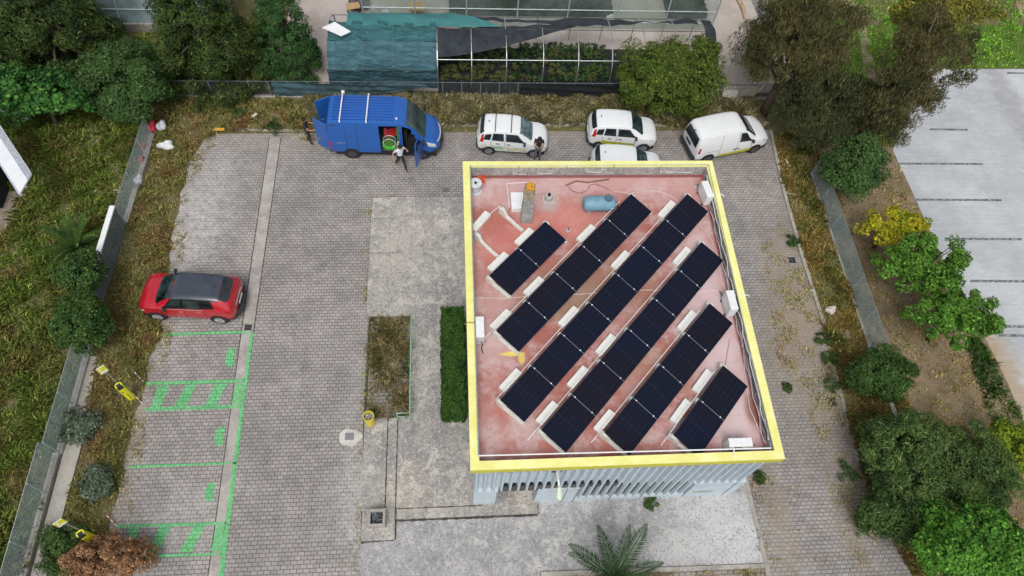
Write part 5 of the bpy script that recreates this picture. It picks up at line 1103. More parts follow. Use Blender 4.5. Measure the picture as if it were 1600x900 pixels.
# ---- white panel van
pv = [(-2.18, .50, .62, .95, 1.10, .55), (-2.14, .32, .80, 1.05, 1.40, .64), (-2.02, .28, .86, 1.08, 1.72, .66), (-1.85, .26, .885, 1.08, 1.80, .68), (-.8, .25, .90, 1.07, 1.86, .69), (.15, .25, .90, 1.06, 1.83, .68), (.45, .25, .90, 1.05, 1.76, .66),
      (.90, .25, .89, 1.04, 1.42, .67), (1.22, .25, .88, 1.03, 1.16, .70), (1.50, .26, .87, 1.0, 1.09, .72), (1.85, .28, .82, .90, .98, .62), (2.08, .34, .68, .76, .84, .48), (2.16, .44, .50, .62, .70, .36)]
def pv_fit(r, B_):
    common(r, B_, dict(ws=(1.22, .48), side=(((.18, 3.12), (.98, 3.12), (.52, 3.86), (.16, 3.86)),), mir=(.92,), hnd=((.02, 1.9), (.20, 1.9)), hndm=M_BLK, head=(((1.66, 2.4), (1.98, 2.4), (1.92, 3.3), (1.55, 3.3)),),
        tail=(((-2.10, 2.15), (-1.98, 2.15), (-1.96, 3.15), (-2.06, 3.15)),), seam=((.10, .6, 4), (-.85, .8, 3.9), (.98, .6, 3.0)), trim=((((1.7, 0), (2.14, 0), (2.14, 1.6), (1.75, 1.2)), M_BLK), (((-1.75, 2.15), (-.9, 2.25), (-.9, 2.31), (-1.75, 2.21)), M_BLK))))
    b = MB()
    for s in (-1, 1): B_.patch(b, ((-2.0, 4.5), (.45, 4.5), (.45, 4.56), (-2.0, 4.56)), .004, None, s)
    b.build('roof_gutter', mat('grey_seam', (.25, .26, .27)), r)
    def bw(u, v):
        y = (u*2-1)*lerp(.66, .56, v); z = lerp(1.10, 1.62, v); return (lerp(-2.165, -2.06, v)-.055, y, z)
    b = MB(); b.grid(bw, 6, 5); o = b.build('rear_window', carglass(), r, smooth=True)
    b = MB(); b.box((-2.20, .1, .82), (.03, .5, .13)); b.build('number_plate', M_BLK, r)
    b = MB(); b.box((-2.18, 0, .42), (.14, 1.60, .22)); b.build('bumper', M_BLK, r, bev=.04)
    b = MB(); b.box((2.14, 0, .42), (.12, 1.2, .22)); b.build('bumper', M_BLK, r, bev=.04)
    b = MB(); B_.patch(b, ((-.82, .75), (1.0, 1.05), (1.0, 1.5), (-.82, 1.35)), .009, None, -1); b.build('yellow_band', mat('van_yellow_band', (.55, .53, .02), .5), r)
    b = MB(); B_.patch(b, ((-.82, .62), (1.0, .92), (1.0, 1.03), (-.82, .74)), .009, None, -1); b.build('dark_band', M_BLK, r)
    b = MB(); b.tube([(-2.14, 0, 1.69), (-2.10, 0, 1.73)], .04, 8); b.build('brake_light', M_RED, r)
car('panel_van', 'white panel van with yellow side stripe, parked at an angle behind the roof corner', 'van', (1101, 254), (1176, 239), dict(W=1.80, st=pv, paint=WHT, wr=-1.40, wf=1.33, rd=.31, rim=(.12, .12, .13), fit=pv_fit))
# ---- big blue van
bv = [(-2.66, .42, .98, 1.35, 2.38, .86), (-2.60, .40, 1.0, 1.35, 2.46, .88), (-1.2, .38, 1.02, 1.35, 2.51, .90), (.6, .38, 1.02, 1.33, 2.50, .88), (.95, .38, 1.02, 1.32, 2.44, .84), (1.40, .38, 1.01, 1.30, 2.12, .82), (1.78, .38, 1.0, 1.28, 1.62, .84), (2.0, .38, .99, 1.24, 1.36, .84), (2.30, .38, .95, 1.10, 1.22, .76), (2.55, .40, .84, .96, 1.02, .60), (2.68, .46, .66, .82, .88, .48)]
SD = (-.22, .72)   # sliding door opening
def bv_keep(x, t, s):
    if t == 9: return x > 0
    if s < 0 and SD[0] < x < SD[1] and .45 < t < 3.9: return False
    if s < 0 and .92 < x < 1.75 and 1.0 < t < (3.9 if x < 1.3 else 3.0+(1.78-x)*1.6): return False
    return True
def bv_fit(r, B_):
    common(r, B_, dict(ws=(1.98, 1.12), wsm=mat('van_windscreen', (.05, .075, .075), .06, 0, .5, .9, .6), side=(), mir=(), head=(((2.12, 2.3), (2.52, 2.3), (2.48, 3.1), (2.05, 3.2)),), tail=(((-2.66, 1.5), (-2.58, 1.5), (-2.58, 2.6), (-2.66, 2.6)),),  # windscreen tone carries painted, uneven reflections
        seam=((-1.85, .8, 3.9), (-1.3, .8, 3.95), (.84, .6, 3.9)), trim=((((-2.3, 0), (2.0, 0), (2.0, .5), (-2.3, .5)), M_BLK), (((1.95, 0), (2.66, 0), (2.66, 1.4), (2.2, 1.1)), M_BLK), (((-2.35, 2.35), (-1.9, 2.35), (-1.9, 2.48), (-2.35, 2.48)), mat('grey_seam', (.25, .26, .27))), (((-1.85, 1.25), (-1.65, 1.25), (-1.65, 1.35), (-1.85, 1.35)), mat('grey_seam', (.25, .26, .27))))))
    # far side door glass, inner shell
    b = MB(); B_.patch(b, ((.98, 3.1), (1.75, 3.1), (1.3, 3.85), (1.0, 3.85)), .008, None, 1); b.build('side_window', carglass(), r)
    b = MB()
    b.box((-.9, 0, .50), (3.4, 1.80, .06)); b.box((-.9, .92, 1.4), (3.4, .04, 1.8)); b.box((.80, 0, 1.3), (.04, 1.8, 1.6)); b.box((-1.4, -.90, 1.4), (2.3, .03, 1.8)); b.box((-.9, 0, 2.30), (3.4, 1.6, .04))
    b.build('load_bay', mat('dark_load_bay', (.06, .06, .065), .9), r)
    b = MB(); b.box((1.35, 0, .55), (1.1, 1.7, .1)); b.box((1.25, -.45, .85), (.5, .5, .5)); b.box((1.02, -.45, 1.25), (.16, .48, .7)); b.box((1.25, .4, .85), (.5, .5, .5)); b.box((1.85, 0, 1.0), (.3, 1.6, .3)); b.build('cab_seats', M_DARK, r)
    # roof ribs and bars
    b = MB()
    for k in range(9):
        y = -.72+k*.18; b.box((-.95, y, 2.517-.02*abs(y)), (2.9, .03, .016))
    b.build('roof_rib', mat('blue_rib', (.012, .05, .30), .4), r)
    for x in (-2.0, -.75):
        b = MB(); b.tube([(x, -.92, 2.50), (x, -.88, 2.60), (x, .88, 2.60), (x, .96, 2.50)], .035, 6); b.build('roof_bar', M_WHITE, r)
    b = MB(); b.box((-2.0, .98, 2.56), (.16, .12, .14)); b.build('bar_end_bracket', M_WHITE, r, bev=.03)
    b = MB(); b.cyl((.66, -.62, 2.52), .05, .04, 12); b.build('roof_cap', M_WHITE, r)
    # chrome-like grille arc, bumper
    b = MB(); b.tube([(2.50, -.72, .93), (2.66, -.4, .94), (2.71, 0, .95), (2.66, .4, .94), (2.50, .72, .93)], .04, 6); b.build('grille_bar', mat('pale_grille_trim', (.6, .62, .65), .3, .3), r)
    b = MB(); b.tube([(2.35, -.92, .55), (2.62, -.6, .52), (2.72, 0, .52), (2.62, .6, .52), (2.35, .92, .55)], .13, 8); b.build('bumper', M_BLK, r)
    b = MB(); b.box((-2.68, 0, .48), (.12, 1.9, .14)); b.build('bumper', M_BLK, r, bev=.02)
    # wipers scuttle, papers on the dash
    b = MB(); b.tube([(2.02, -.7, 1.40), (1.9, .05, 1.55)], .014, 5); b.tube([(2.02, .1, 1.41), (1.9, .75, 1.52)], .014, 5); b.build('wiper', M_BLK, r)
    # rear doors, both ajar
    for s, a in ((-1, 60), (1, 62)):
        h = Vector((-2.66, s*.93, 0)); dv = Vector((-math.sin(rad(a)), -s*math.cos(rad(a)), 0)); 
        b = MB(); ang = math.atan2(dv.y, dv.x); b.box(tuple(h+dv*.40+Vector((0, 0, 1.40))), (.80, .06, 1.85), rz=ang); o = b.build('rear_door', BLU, r, bev=.02)
        b = MB(); b.box(tuple(h+dv*.62+Vector((0, 0, 1.0))), (.16, .09, .05), rz=ang); b.build('door_handle', mat('grey_seam', (.25, .26, .27)), o)
    # front passenger door swung open
    h = Vector((1.82, -1.0, 0)); dv = Vector((-math.cos(rad(72)), -math.sin(rad(72)), 0)); ang = math.atan2(dv.y, dv.x)
    b = MB(); b.box(tuple(h+dv*.46+Vector((0, 0, .88))), (.92, .07, .86), rz=ang); d_ = b.build('front_door', BLU, r, bev=.02)
    b = MB(); q = [h+Vector((0, 0, 1.32)), h+dv*.92+Vector((0, 0, 1.32)), h+dv*.80+Vector((0, 0, 2.02)), h+dv*.45+Vector((0, 0, 2.02))]
    b.tube(q+[q[0]], .028, 6); b.build('window_frame', BLU, d_); b = MB(); b.add([tuple(v) for v in q], [(0, 1, 2, 3)]); b.build('door_glass', carglass(), d_)
    b = MB(); p = h+dv*.16+Vector((.05, -.02, 1.5)); b.box((p.x+.1, p.y-.05, p.z), (.12, .22, .32)); b.build('mirror', M_BLK, d_, bev=.03)
    b = MB(); b.box((1.9, 1.12, 1.5), (.12, .22, .32)); b.build('mirror', M_BLK, r, bev=.03)
v = car('cargo_van', 'large blue cargo van with side, rear and passenger doors open and two white roof bars', 'van', (553, 247), (658, 249), dict(W=2.05, st=bv, paint=BLU, wr=-1.68, wf=1.76, rd=.34, rim=(.10, .10, .11), keep=bv_keep, fit=bv_fit))
vm = Matrix.Translation(v.location) @ Matrix.Rotation(v.rotation_euler.z, 4, 'Z')
def invan(p): return vm @ Vector(p)
MGH, MRD = mat('bright_green_plastic', (.08, .48, .05), .5), mat('red_plastic', (.55, .02, .03), .45)
p = invan((.18, -.62, .53)); r = empty('hose_reel', p, 0, 'green hose reel standing in the open side door of the blue van', 'hose reel')
b = MB(); b.tube([(0, -.1, .34), (0, .1, .34)], .22, 20); b.build('hose_coil', mat('olive_hose', (.10, .22, .03), .6, 0, .3, 30), r)
b = MB(); 
for yy in (-.12, .12): b.tube([(.30*math.cos(a), yy, .34+.30*math.sin(a)) for a in [2*math.pi*k/24 for k in range(25)]], .02, 6)
b.build('wheel_rim', mat('pale_plastic', (.6, .64, .66), .6), r)
b = MB(); b.box((0, 0, .04), (.60, .45, .08)); b.box((-.24, -.05, .12), (.12, .35, .2)); b.build('stand', MGH, r)
p = invan((.30, -.25, .53)); r = empty('power_tool', p, .3, 'red machine lying behind the hose reel in the blue van', 'machine')
b = MB(); b.box((0, 0, .62), (.62, .35, .24)); b.tube([(-.3, 0, .75), (0, 0, .85), (.3, 0, .75)], .04, 8); b.build('body', MRD, r, bev=.03); b = MB(); b.box((0, 0, .25), (.7, .4, .5)); b.build('case', M_BLK, r)
for i, (q, s, c_, lab) in enumerate((((-.12, -.6, .53), (.14, .2, .3), (.10, .5, .08), 'small green bottle at the left of the van side door'), ((.02, -.35, .53), (.2, .2, .95), (.5, .08, .1), 'tall red and dark bundle behind the bottle in the blue van'), ((.60, -.6, .53), (.15, .3, .22), (.55, .55, .5), 'pale box at the right of the van side door'), ((.62, -.3, .53), (.16, .2, 1.2), (.08, .3, .12), 'dark green canister in the blue van'))):
    p = invan(q); b = MB(); b.box((0, 0, s[2]/2), s, taper=.85); b.box((0, 0, s[2]+.03), (s[0]*.4, s[1]*.4, .06)); tag(b.build('load_item', mat('load%d' % i, c_, .5, 0, .3, 9), loc=p, bev=.01), lab, 'load')
# ---- red crossover with dark roof
rc = [(-2.06, .45, .66, .90, 1.02, .54), (-2.00, .32, .84, 1.04, 1.20, .60), (-1.84, .28, .90, 1.08, 1.40, .60), (-1.52, .26, .915, 1.08, 1.57, .60), (-1.0, .25, .91, 1.05, 1.64, .61), (-.3, .25, .90, 1.03, 1.665, .62), (.25, .25, .90, 1.02, 1.64, .62), (.55, .25, .90, 1.02, 1.55, .61),
      (.95, .25, .90, 1.02, 1.29, .65), (1.22, .25, .905, 1.01, 1.13, .72), (1.52, .26, .90, .99, 1.07, .74), (1.82, .28, .85, .92, .99, .66), (2.02, .34, .70, .76, .84, .52), (2.12, .44, .50, .62, .68, .38)]
M_ROOFD = mat('dark_grey_car_roof', (.045, .055, .075), .22, 0, .12, 1.5, .5, .6)
M_PIL = mat('gloss_black_pillar', (.008, .008, .01), .15, 0, .1, 3)
def rc_fit(r, B_):
    common(r, B_, dict(ws=(1.24, .46), rw=(-1.90, -1.52), wsm=mat('red_car_windscreen', (.03, .05, .055), .06, 0, .6, 1.6), side=(((-.72, 3.14), (-.02, 3.14), (-.04, 3.84), (-.75, 3.84)), ((.06, 3.14), (.88, 3.14), (.44, 3.84), (.04, 3.84))), mir=(.78,), hnd=((-.62, 2.5), (.16, 2.5)), hndm=mat('red_handle', (.6, .15, .15), .3),  # grey-teal blotches of the windscreen are painted reflections
        head=(((1.72, 2.3), (1.98, 2.2), (1.95, 2.5), (1.68, 2.65)),), tail=(((-2.02, 2.5), (-1.72, 2.45), (-1.72, 2.75), (-2.0, 2.9)),), seam=((.02, .6, 3.0), (.84, .6, 3.0), (-.86, 1.0, 3.0)),
        trim=((((-1.30, 3.2), (.98, 3.08), (.50, 3.92), (-1.2, 3.92)), M_PIL), (((-1.0, 0), (1.05, 0), (1.05, .55), (-1.0, .55)), M_BLK), (((-.80, 2.99), (1.0, 2.99), (1.0, 3.05), (-.80, 3.05)), mat('chrome_strip', (.65, .65, .65), .2, .6)), (((-1.0, .56), (1.05, .56), (1.05, .66), (-1.0, .66)), mat('chrome_strip', (.65, .65, .65), .2, .6)), (((-2.08, 0), (-1.55, 0), (-1.75, 1.2), (-2.08, 1.4)), M_BLK), (((1.6, 0), (2.1, 0), (2.1, 1.4), (1.75, 1.1)), M_BLK))))
    b = MB()
    for s in (-1, 1): B_.patch(b, ((-1.54, 3.86), (.52, 3.86), (.42, 6), (-1.50, 6)), .009, None, s, 24, 10)
    o = b.build('roof_panel', M_ROOFD, r); weld(o)
    b = MB(); b.box((-1.25, 0, 1.66), (.14, .04, .05), taper=.6); b.build('aerial_fin', M_BLK, r)
    b = MB(); b.tube([(-2.0, -.72, .45), (-2.12, -.4, .45), (-2.15, 0, .45), (-2.12, .4, .45), (-2.0, .72, .45)], .09, 8); b.build('bumper', M_BLK, r)
    b = MB(); b.box((-2.13, 0, .75), (.02, .5, .11)); b.build('number_plate', M_PLATE, r)
    b = MB(); b.box((-2.07, 0, .93), (.05, .9, .03)); b.build('tail_strip', mat('chrome_strip', (.65, .65, .65), .2, .6), r)
car('crossover', 'red crossover car with a dark glossy roof, parked alone beside the left verge', 'car', (347, 504), (252, 499), dict(W=1.80, st=rc, paint=REDP, wr=-1.32, wf=1.31, rd=.33, rim=(.5, .51, .53), fit=rc_fit), near=1)
# ------------------------------------------------------------ people
SKIN = mat('skin', (.50, .27, .19), .6)
def person(label, loc, rz, J, cl, hairc=(.02, .015, .012), extra=None, cap=False):
    """J: joint -> (x,y,z); facing +x; cl: material per zone"""
    r = empty('person', loc, rz, label, 'person')
    chain = [('pelvis', 'spine'), ('spine', 'chest'), ('chest', 'neck'), ('neck', 'head'), ('head', 'crown')]
    for s in 'LR': chain += [('chest', 'sho'+s), ('sho'+s, 'elb'+s), ('elb'+s, 'wri'+s), ('wri'+s, 'palm'+s), ('pelvis', 'hip'+s), ('hip'+s, 'knee'+s), ('knee'+s, 'ank'+s), ('ank'+s, 'toe'+s)]
    R_ = dict(pelvis=.145, spine=.135, chest=.155, neck=.058, head=.098, crown=.075, shoL=.075, shoR=.075, elbL=.045, elbR=.045, wriL=.03, wriR=.03, palmL=.036, palmR=.036, hipL=.10, hipR=.10, kneeL=.062, kneeR=.062, ankL=.042, ankR=.042, toeL=.04, toeR=.04)
    names = list(R_.keys()); V = [Vector(J[n_]) for n_ in names]; E_ = [(names.index(a), names.index(c_)) for a, c_ in chain]; rr = [R_[n_] for n_ in names]
    for s in 'LR':
        w, p = Vector(J['wri'+s]), Vector(J['palm'+s]); d = (p-w).normalized(); sd_ = d.cross(Vector((0, 0, 1))); sd_ = (sd_ if sd_.length > .1 else Vector((0, 1, 0))).normalized(); pi = names.index('palm'+s)
        for k in range(5):
            o_ = (k-2)*.019; L_ = (.055, .075, .08, .072, .05)[k]
            if k == 0: o_ = -.05; 
            a = p+d*(.03 if k else -.01)+sd_*o_; c_ = a+d*L_*.6+sd_*o_*.2+Vector((0, 0, -.01)); e = c_+d*L_*.4+Vector((0, 0, -.02))
            n0 = len(V); V += [a, c_, e]; rr += [.010, .009, .008]; E_ += [(pi, n0), (n0, n0+1), (n0+1, n0+2)]
    me = bpy.data.meshes.new('body'); me.from_pydata([tuple(v) for v in V], E_, []); o = bpy.data.objects.new('body', me); COL.objects.link(o)
    sk = o.modifiers.new('s', 'SKIN'); sk.use_smooth_shade = True
    for i, q in enumerate(rr): me.skin_vertices[0].data[i].radius = (q, q)
    me.skin_vertices[0].data[names.index('pelvis')].use_root = True
    for nm, q in (('chest', (.125, .17)), ('spine', (.11, .145)), ('pelvis', (.125, .155)), ('toeL', (.045, .035)), ('toeR', (.045, .035))): me.skin_vertices[0].data[names.index(nm)].radius = q
    ss = o.modifiers.new('b', 'SUBSURF'); ss.levels = 1; ss.render_levels = 1
    dg = bpy.context.evaluated_depsgraph_get(); dg.update(); m2 = bpy.data.meshes.new_from_object(o.evaluated_get(dg)); m2.name = 'body'; bpy.data.objects.remove(o)
    m2.materials.clear(); zones = ['skin', 'top', 'legs', 'shoes']
    for z in zones: m2.materials.append(cl.get(z, SKIN))
    segz = {}
    for a, c_ in chain:
        z = 'top'
        if a in ('neck', 'head'): z = 'skin'
        if a[:3] in ('elb', 'wri'): z = 'skin' if not cl.get('sleeves') else ('top' if a[:3] == 'elb' else 'skin')
        if a[:3] == 'hip' or a[:4] == 'knee' or (a == 'pelvis' and c_[:3] == 'hip'): z = 'legs'
        if a[:3] == 'ank': z = 'shoes'
        segz[(a, c_)] = z
    for p in m2.polygons:
        c0 = p.center; best = (9, 'top')
        for (a, c_), z in segz.items():
            A, B2 = Vector(J[a]), Vector(J[c_]); t = max(0, min(1, (c0-A).dot(B2-A)/max(1e-6, (B2-A).length_squared))); dd = (c0-A.lerp(B2, t)).length/ (R_[a]+.02)
            if a[:3] == 'sho' and z == 'top' and t > .55 and not cl.get('sleeves'): z = 'skin'
            if dd < best[0]: best = (dd, z)
        if best[0] > 8: best = (0, 'skin')
        p.material_index = zones.index(best[1])
        if (c0-Vector(J['palmL'])).length < .17 or (c0-Vector(J['palmR'])).length < .17: p.material_index = 0
    for p in m2.polygons: p.use_smooth = True
    ob = bpy.data.objects.new('body', m2); link(ob, r)
    h, cr_ = Vector(J['head']), Vector(J['crown']); up_ = (cr_-h).normalized(); fw = J.get('look', Vector((1, 0, 0))); fw = (Vector(fw)-up_*Vector(fw).dot(up_)).normalized(); sd2 = up_.cross(fw)
    b = MB()
    def hf(u, v):
        a = u*2*math.pi; t = v*math.pi*.62; q = (fw*math.cos(a)+sd2*math.sin(a))*math.sin(t)*.112+up_*math.cos(t)*.125; return tuple(h+up_*.045-fw*.018+q)
    b.grid(hf, 18, 8, None, lambda u, v: not (v > .72 and (u < .2 or u > .8))); b.build('hair', mat('hair%d' % int(hairc[0]*1000), hairc, .9, 0, .3, 60), r, smooth=True)
    b = MB()
    for s in (-1, 1): b.cyl(tuple(h+fw*.092+sd2*.033*s+up_*.02), .012, .012, 8); b.cyl(tuple(h+sd2*.10*s), .028, .015, 8, None, None, 'Y')
    b.build('eyes_and_ears', SKIN, r)
    b = MB(); b.tube([tuple(h+fw*.095+up_*.02), tuple(h+fw*.122-up_*.015)], [.01, .018], 8); b.build('nose', SKIN, r)
    b = MB(); b.box(tuple(h+fw*.095-up_*.045), (.02, .045, .01)); b.build('mouth', mat('lips', (.4, .12, .1)), r)
    return r
BLKT, DKT, WHTT = mat('black_tshirt', (.022, .022, .025), .9), mat('dark_trousers', (.035, .037, .045), .9), mat('white_tshirt', (.74, .78, .82), .85)
def J0(**k):
    J = dict(pelvis=(0, 0, .95), spine=(.01, 0, 1.12), chest=(.0, 0, 1.34), neck=(.01, 0, 1.50), head=(.03, 0, 1.63), crown=(.03, 0, 1.71), shoL=(0, .17, 1.42), shoR=(0, -.17, 1.42), elbL=(-.02, .25, 1.15), elbR=(-.02, -.25, 1.15), wriL=(.05, .27, .92), wriR=(.05, -.27, .92), palmL=(.08, .27, .84), palmR=(.08, -.27, .84),
             hipL=(0, .09, .90), hipR=(0, -.09, .90), kneeL=(.03, .11, .50), kneeR=(.03, -.11, .50), ankL=(0, .12, .08), ankR=(0, -.12, .08), toeL=(.15, .14, .04), toeR=(.15, -.14, .04)); J.update(k); return J
x, y = P(484, 223); person('person in black clothes standing behind the open rear doors of the blue van, reaching in', (x, y, .012), rad(5),
    J0(elbL=(.15, .24, 1.2), wriL=(.38, .15, 1.22), palmL=(.46, .13, 1.24), elbR=(.12, -.26, 1.18), wriR=(.35, -.22, 1.10), palmR=(.43, -.2, 1.1), kneeL=(.05, .12, .5), ankL=(-.12, .13, .08), toeL=(.02, .14, .04), kneeR=(.10, -.12, .5), ankR=(.08, -.14, .08), toeR=(.22, -.16, .04)), dict(top=BLKT, legs=DKT, shoes=M_BLACK))
x, y = P(627, 262); person('person in white T-shirt and dark trousers walking past the blue van', (x, y, .012), rad(-60),
    J0(chest=(.05, 0, 1.34), neck=(.08, 0, 1.50), head=(.12, 0, 1.62), crown=(.13, 0, 1.70), shoL=(.05, .18, 1.42), shoR=(.05, -.18, 1.42), elbL=(.02, .34, 1.24), wriL=(.20, .33, 1.32), palmL=(.27, .30, 1.36), elbR=(-.10, -.30, 1.20), wriR=(-.02, -.36, 1.0), palmR=(.03, -.36, .94), kneeL=(.22, .10, .54), ankL=(.36, .10, .10), toeL=(.50, .12, .08), kneeR=(-.08, -.10, .50), ankR=(-.36, -.10, .14), toeR=(-.26, -.11, .04)),
    dict(top=WHTT, legs=mat('black_trousers', (.02, .02, .022), .9), shoes=mat('brown_shoe', (.25, .08, .04), .6)))
x, y = P(839, 248); r = person('person with dark hair and top looking down at a phone beside the lettered hatchback', (x, y, .012), rad(-95),
    J0(neck=(.05, 0, 1.49), head=(.11, 0, 1.60), crown=(.16, 0, 1.67), look=(1, 0, -.6), elbL=(.04, .24, 1.17), wriL=(.26, .08, 1.18), palmL=(.33, .04, 1.2), elbR=(.04, -.24, 1.17), wriR=(.26, -.1, 1.18), palmR=(.33, -.05, 1.2)), dict(top=mat('maroon_black_top', (.03, .02, .025), .9), legs=mat('grey_work_trousers', (.16, .15, .18), .9), shoes=M_BLACK), (.03, .018, .014))
b = MB(); b.box((.36, 0, 1.23), (.14, .07, .012)); o = b.build('phone', M_BLK, None); o.matrix_world = Matrix.Translation((x, y, .012)) @ Matrix.Rotation(rad(-95), 4, 'Z'); tag(o, 'dark phone held by the person beside the lettered hatchback', 'phone')
# ------------------------------------------------------------ trees, shrubs
LM = leafmat
G_dark = LM('leaf_conifer_dark', (0.038, 0.071, 0.022), (0.095, 0.134, 0.030), (0.026, 0.050, 0.018), .15, 1.2)
G_con2 = LM('leaf_cypress', (0.034, 0.095, 0.030), (0.069, 0.150, 0.041), (0.024, 0.063, 0.022), .15, 1.2)
G_bush = LM('leaf_bush_green', (.055, .115, .032), (.09, .165, .05), (.035, .075, .024), .2)
G_fig = LM('leaf_fig', (0.046, 0.143, 0.033), (0.091, 0.234, 0.046), (0.026, 0.078, 0.019), .25)
G_oliv = LM('leaf_round_bush', (0.078, 0.123, 0.022), (0.142, 0.181, 0.030), (0.043, 0.084, 0.018), .2, 1.1)
G_euc = LM('leaf_eucalyptus', (.095, .095, .04), (.16, .14, .055), (.055, .065, .028), .2, .7)
G_eucd = LM('leaf_eucalyptus_dark', (.06, .075, .032), (.105, .11, .045), (.035, .05, .022), .2, .7)
G_ls = LM('leaf_laurel', (.045, .10, .025), (.08, .15, .035), (.028, .065, .018), .2)
G_eucy = LM('leaf_eucalyptus_yellow', (0.143, 0.143, 0.029), (0.312, 0.286, 0.052), (0.078, 0.091, 0.026), .25, .7)
G_map = LM('leaf_maple', (0.091, 0.221, 0.029), (0.156, 0.325, 0.046), (0.052, 0.130, 0.019), .3)
G_yel = LM('leaf_yellow', (.38, .37, .02), (.52, .46, .03), (.22, .27, .02), .3)
G_hk = LM('leaf_hackberry', (0.052, 0.156, 0.026), (0.085, 0.221, 0.039), (0.033, 0.098, 0.019), .25)
G_feath = LM('leaf_feathery', (0.067, 0.128, 0.036), (0.128, 0.187, 0.054), (0.038, 0.078, 0.024), .2, .9)
G_brt = LM('leaf_bright', (0.091, 0.247, 0.033), (0.156, 0.364, 0.052), (0.052, 0.143, 0.026), .3)
G_dead = LM('leaf_dead_brown', (0.247, 0.130, 0.065), (0.390, 0.221, 0.117), (0.143, 0.078, 0.039), .1, 2)
G_blue = LM('leaf_blue_grey', (.09, .125, .075), (.17, .205, .15), (.05, .085, .035), .1, 2)
G_dull = LM('leaf_low_green', (0.052, 0.104, 0.033), (0.091, 0.156, 0.039), (0.033, 0.065, 0.023), .2, 2)
T_ = tree
T_('conifer', 'broad dark spreading conifer with drooping sprays near the upper left corner', 'tree', (118, 108), 4.6, 0, (3.3, 2.8, 4.5), G_dark, 250, .55, 300, .20, .055, 'cone', 1, base=True, droop=.25)
T_('conifer', 'dark conifer cut off by the left edge of the photo at the top', 'tree', (5, 112), 4.2, 0, (3.0, 2.6, 4.1), G_dark, 200, .55, 300, .20, .055, 'cone', 101, base=True, droop=.25)
T_('conifer', 'tall dark conifer behind the back fence, left of the narrow cypress', 'tree', (344, 124), 4.8, 0, (2.7, 2.3, 4.7), G_dark, 250, .50, 300, .18, .05, 'cone', 2, base=True, droop=.25)
T_('cypress', 'narrow conical dark green cypress left of the shade tunnel', 'tree', (458, 112), 4.0, 0, (1.75, 1.6, 3.9), G_con2, 200, .32, 230, .12, .045, 'cone', 3, base=True)
T_('tall_shrub', 'rounded fresh green bush leaning over the top of the left fence', 'bush', (196, 134), 2.0, 0, (2.3, 1.85, 1.9), G_bush, 130, .52, 210, .18, .055, seed=4)
T_('tall_shrub', 'pale green upright bush between the two big dark conifers', 'bush', (192, 88), 1.3, 0, (1.8, .8, 1.0), G_bush, 60, .5, 180, .18, .055, seed=44)
T_('fig_tree', 'low broad-leafed bright green tree above the pale crate wall at the upper left', 'tree', (58, 148), 2.2, 0, (2.3, 1.3, 1.3), G_fig, 70, .45, 110, .22, .14, seed=5)
T_('round_bush', 'large round yellow-green bush between the shade tunnel and the white cars', 'bush', (1045, 119), 2.1, 0, (2.75, 2.0, 1.95), G_oliv, 190, .5, 230, .16, .06, seed=6)
T_('eucalyptus', 'tallest drooping brown-green eucalyptus crown at the right of the concrete yard', 'tree', (1252, 62), 5.2, 0, (2.5, 2.2, 3.4), G_euc, 170, .52, 220, .22, .035, seed=7, droop=.6)
T_('eucalyptus', 'lower dark eucalyptus crown hanging behind the front of the white van', 'tree', (1290, 170), 2.8, 0, (2.7, 1.8, 2.3), G_eucd, 140, .5, 220, .22, .035, seed=71, droop=.55)
T_('eucalyptus', 'loose eucalyptus with drooping sprays over the left edge of the pale lot', 'tree', (1398, 168), 3.6, 0, (1.9, 1.7, 2.7), G_euc, 100, .48, 190, .22, .035, seed=8, droop=.6)
T_('eucalyptus', 'leaning eucalyptus crown reaching over the bright lawn at the upper right', 'tree', (1455, 85), 5.6, 0, (2.4, 1.9, 2.0), G_euc, 85, .45, 170, .22, .035, seed=9, droop=.55, lean=(-1.6, -1))
T_('mimosa', 'yellow-green flowering crown at the top right above the lawn', 'tree', (1470, 15), 5.8, 0, (2.6, 1.3, 1.2), G_eucy, 70, .42, 140, .2, .06, seed=10, droop=.3)
T_('hackberry', 'dense dark green small tree leaning on the right fence under the eucalyptus', 'tree', (1333, 262), 2.0, 0, (1.6, 1.5, 1.75), G_bush, 110, .42, 200, .13, .07, seed=11)
T_('yellow_tree', 'small tree with bright yellow leaves beside the pale lot', 'tree', (1398, 352), 2.0, 0, (1.65, 1.05, .75), G_yel, 46, .30, 110, .13, .08, seed=12, bottom=-.3, fill=.4)
T_('maple', 'bright green small tree directly below the yellow tree', 'tree', (1446, 412), 2.3, 0, (2.2, 1.6, 1.2), G_map, 85, .34, 130, .14, .09, seed=13, bottom=-.4, fill=.35)
T_('maple', 'bright green small tree over the edge of the pale lot, lower of the pair', 'tree', (1494, 497), 2.2, 0, (2.2, 1.25, 1.0), G_map, 74, .33, 130, .14, .09, seed=14, bottom=-.4, fill=.35)
T_('round_shrub', 'round dark green shrub growing over the lower end of the right fence', 'bush', (1375, 586), 1.4, 0, (1.5, 1.15, 1.15), G_ls, 100, .28, 190, .12, .055, seed=15)
T_('feathery_shrub', 'largest feathery olive green shrub mass near the lower right', 'bush', (1428, 712), 1.9, 0, (2.2, 1.9, 1.5), G_feath, 150, .38, 200, .2, .045, seed=16)
T_('feathery_shrub', 'feathery shrub with reddish tips right of the largest one at the lower right', 'bush', (1515, 735), 1.9, 0, (1.6, 1.7, 1.5), G_feath, 100, .38, 190, .2, .045, seed=17)
T_('feathery_shrub', 'smaller shaded feathery shrub at the lower end of the right kerb wall', 'bush', (1400, 800), 1.3, 0, (1.3, 1.3, 1.2), G_dull, 60, .4, 160, .16, .05, seed=18)
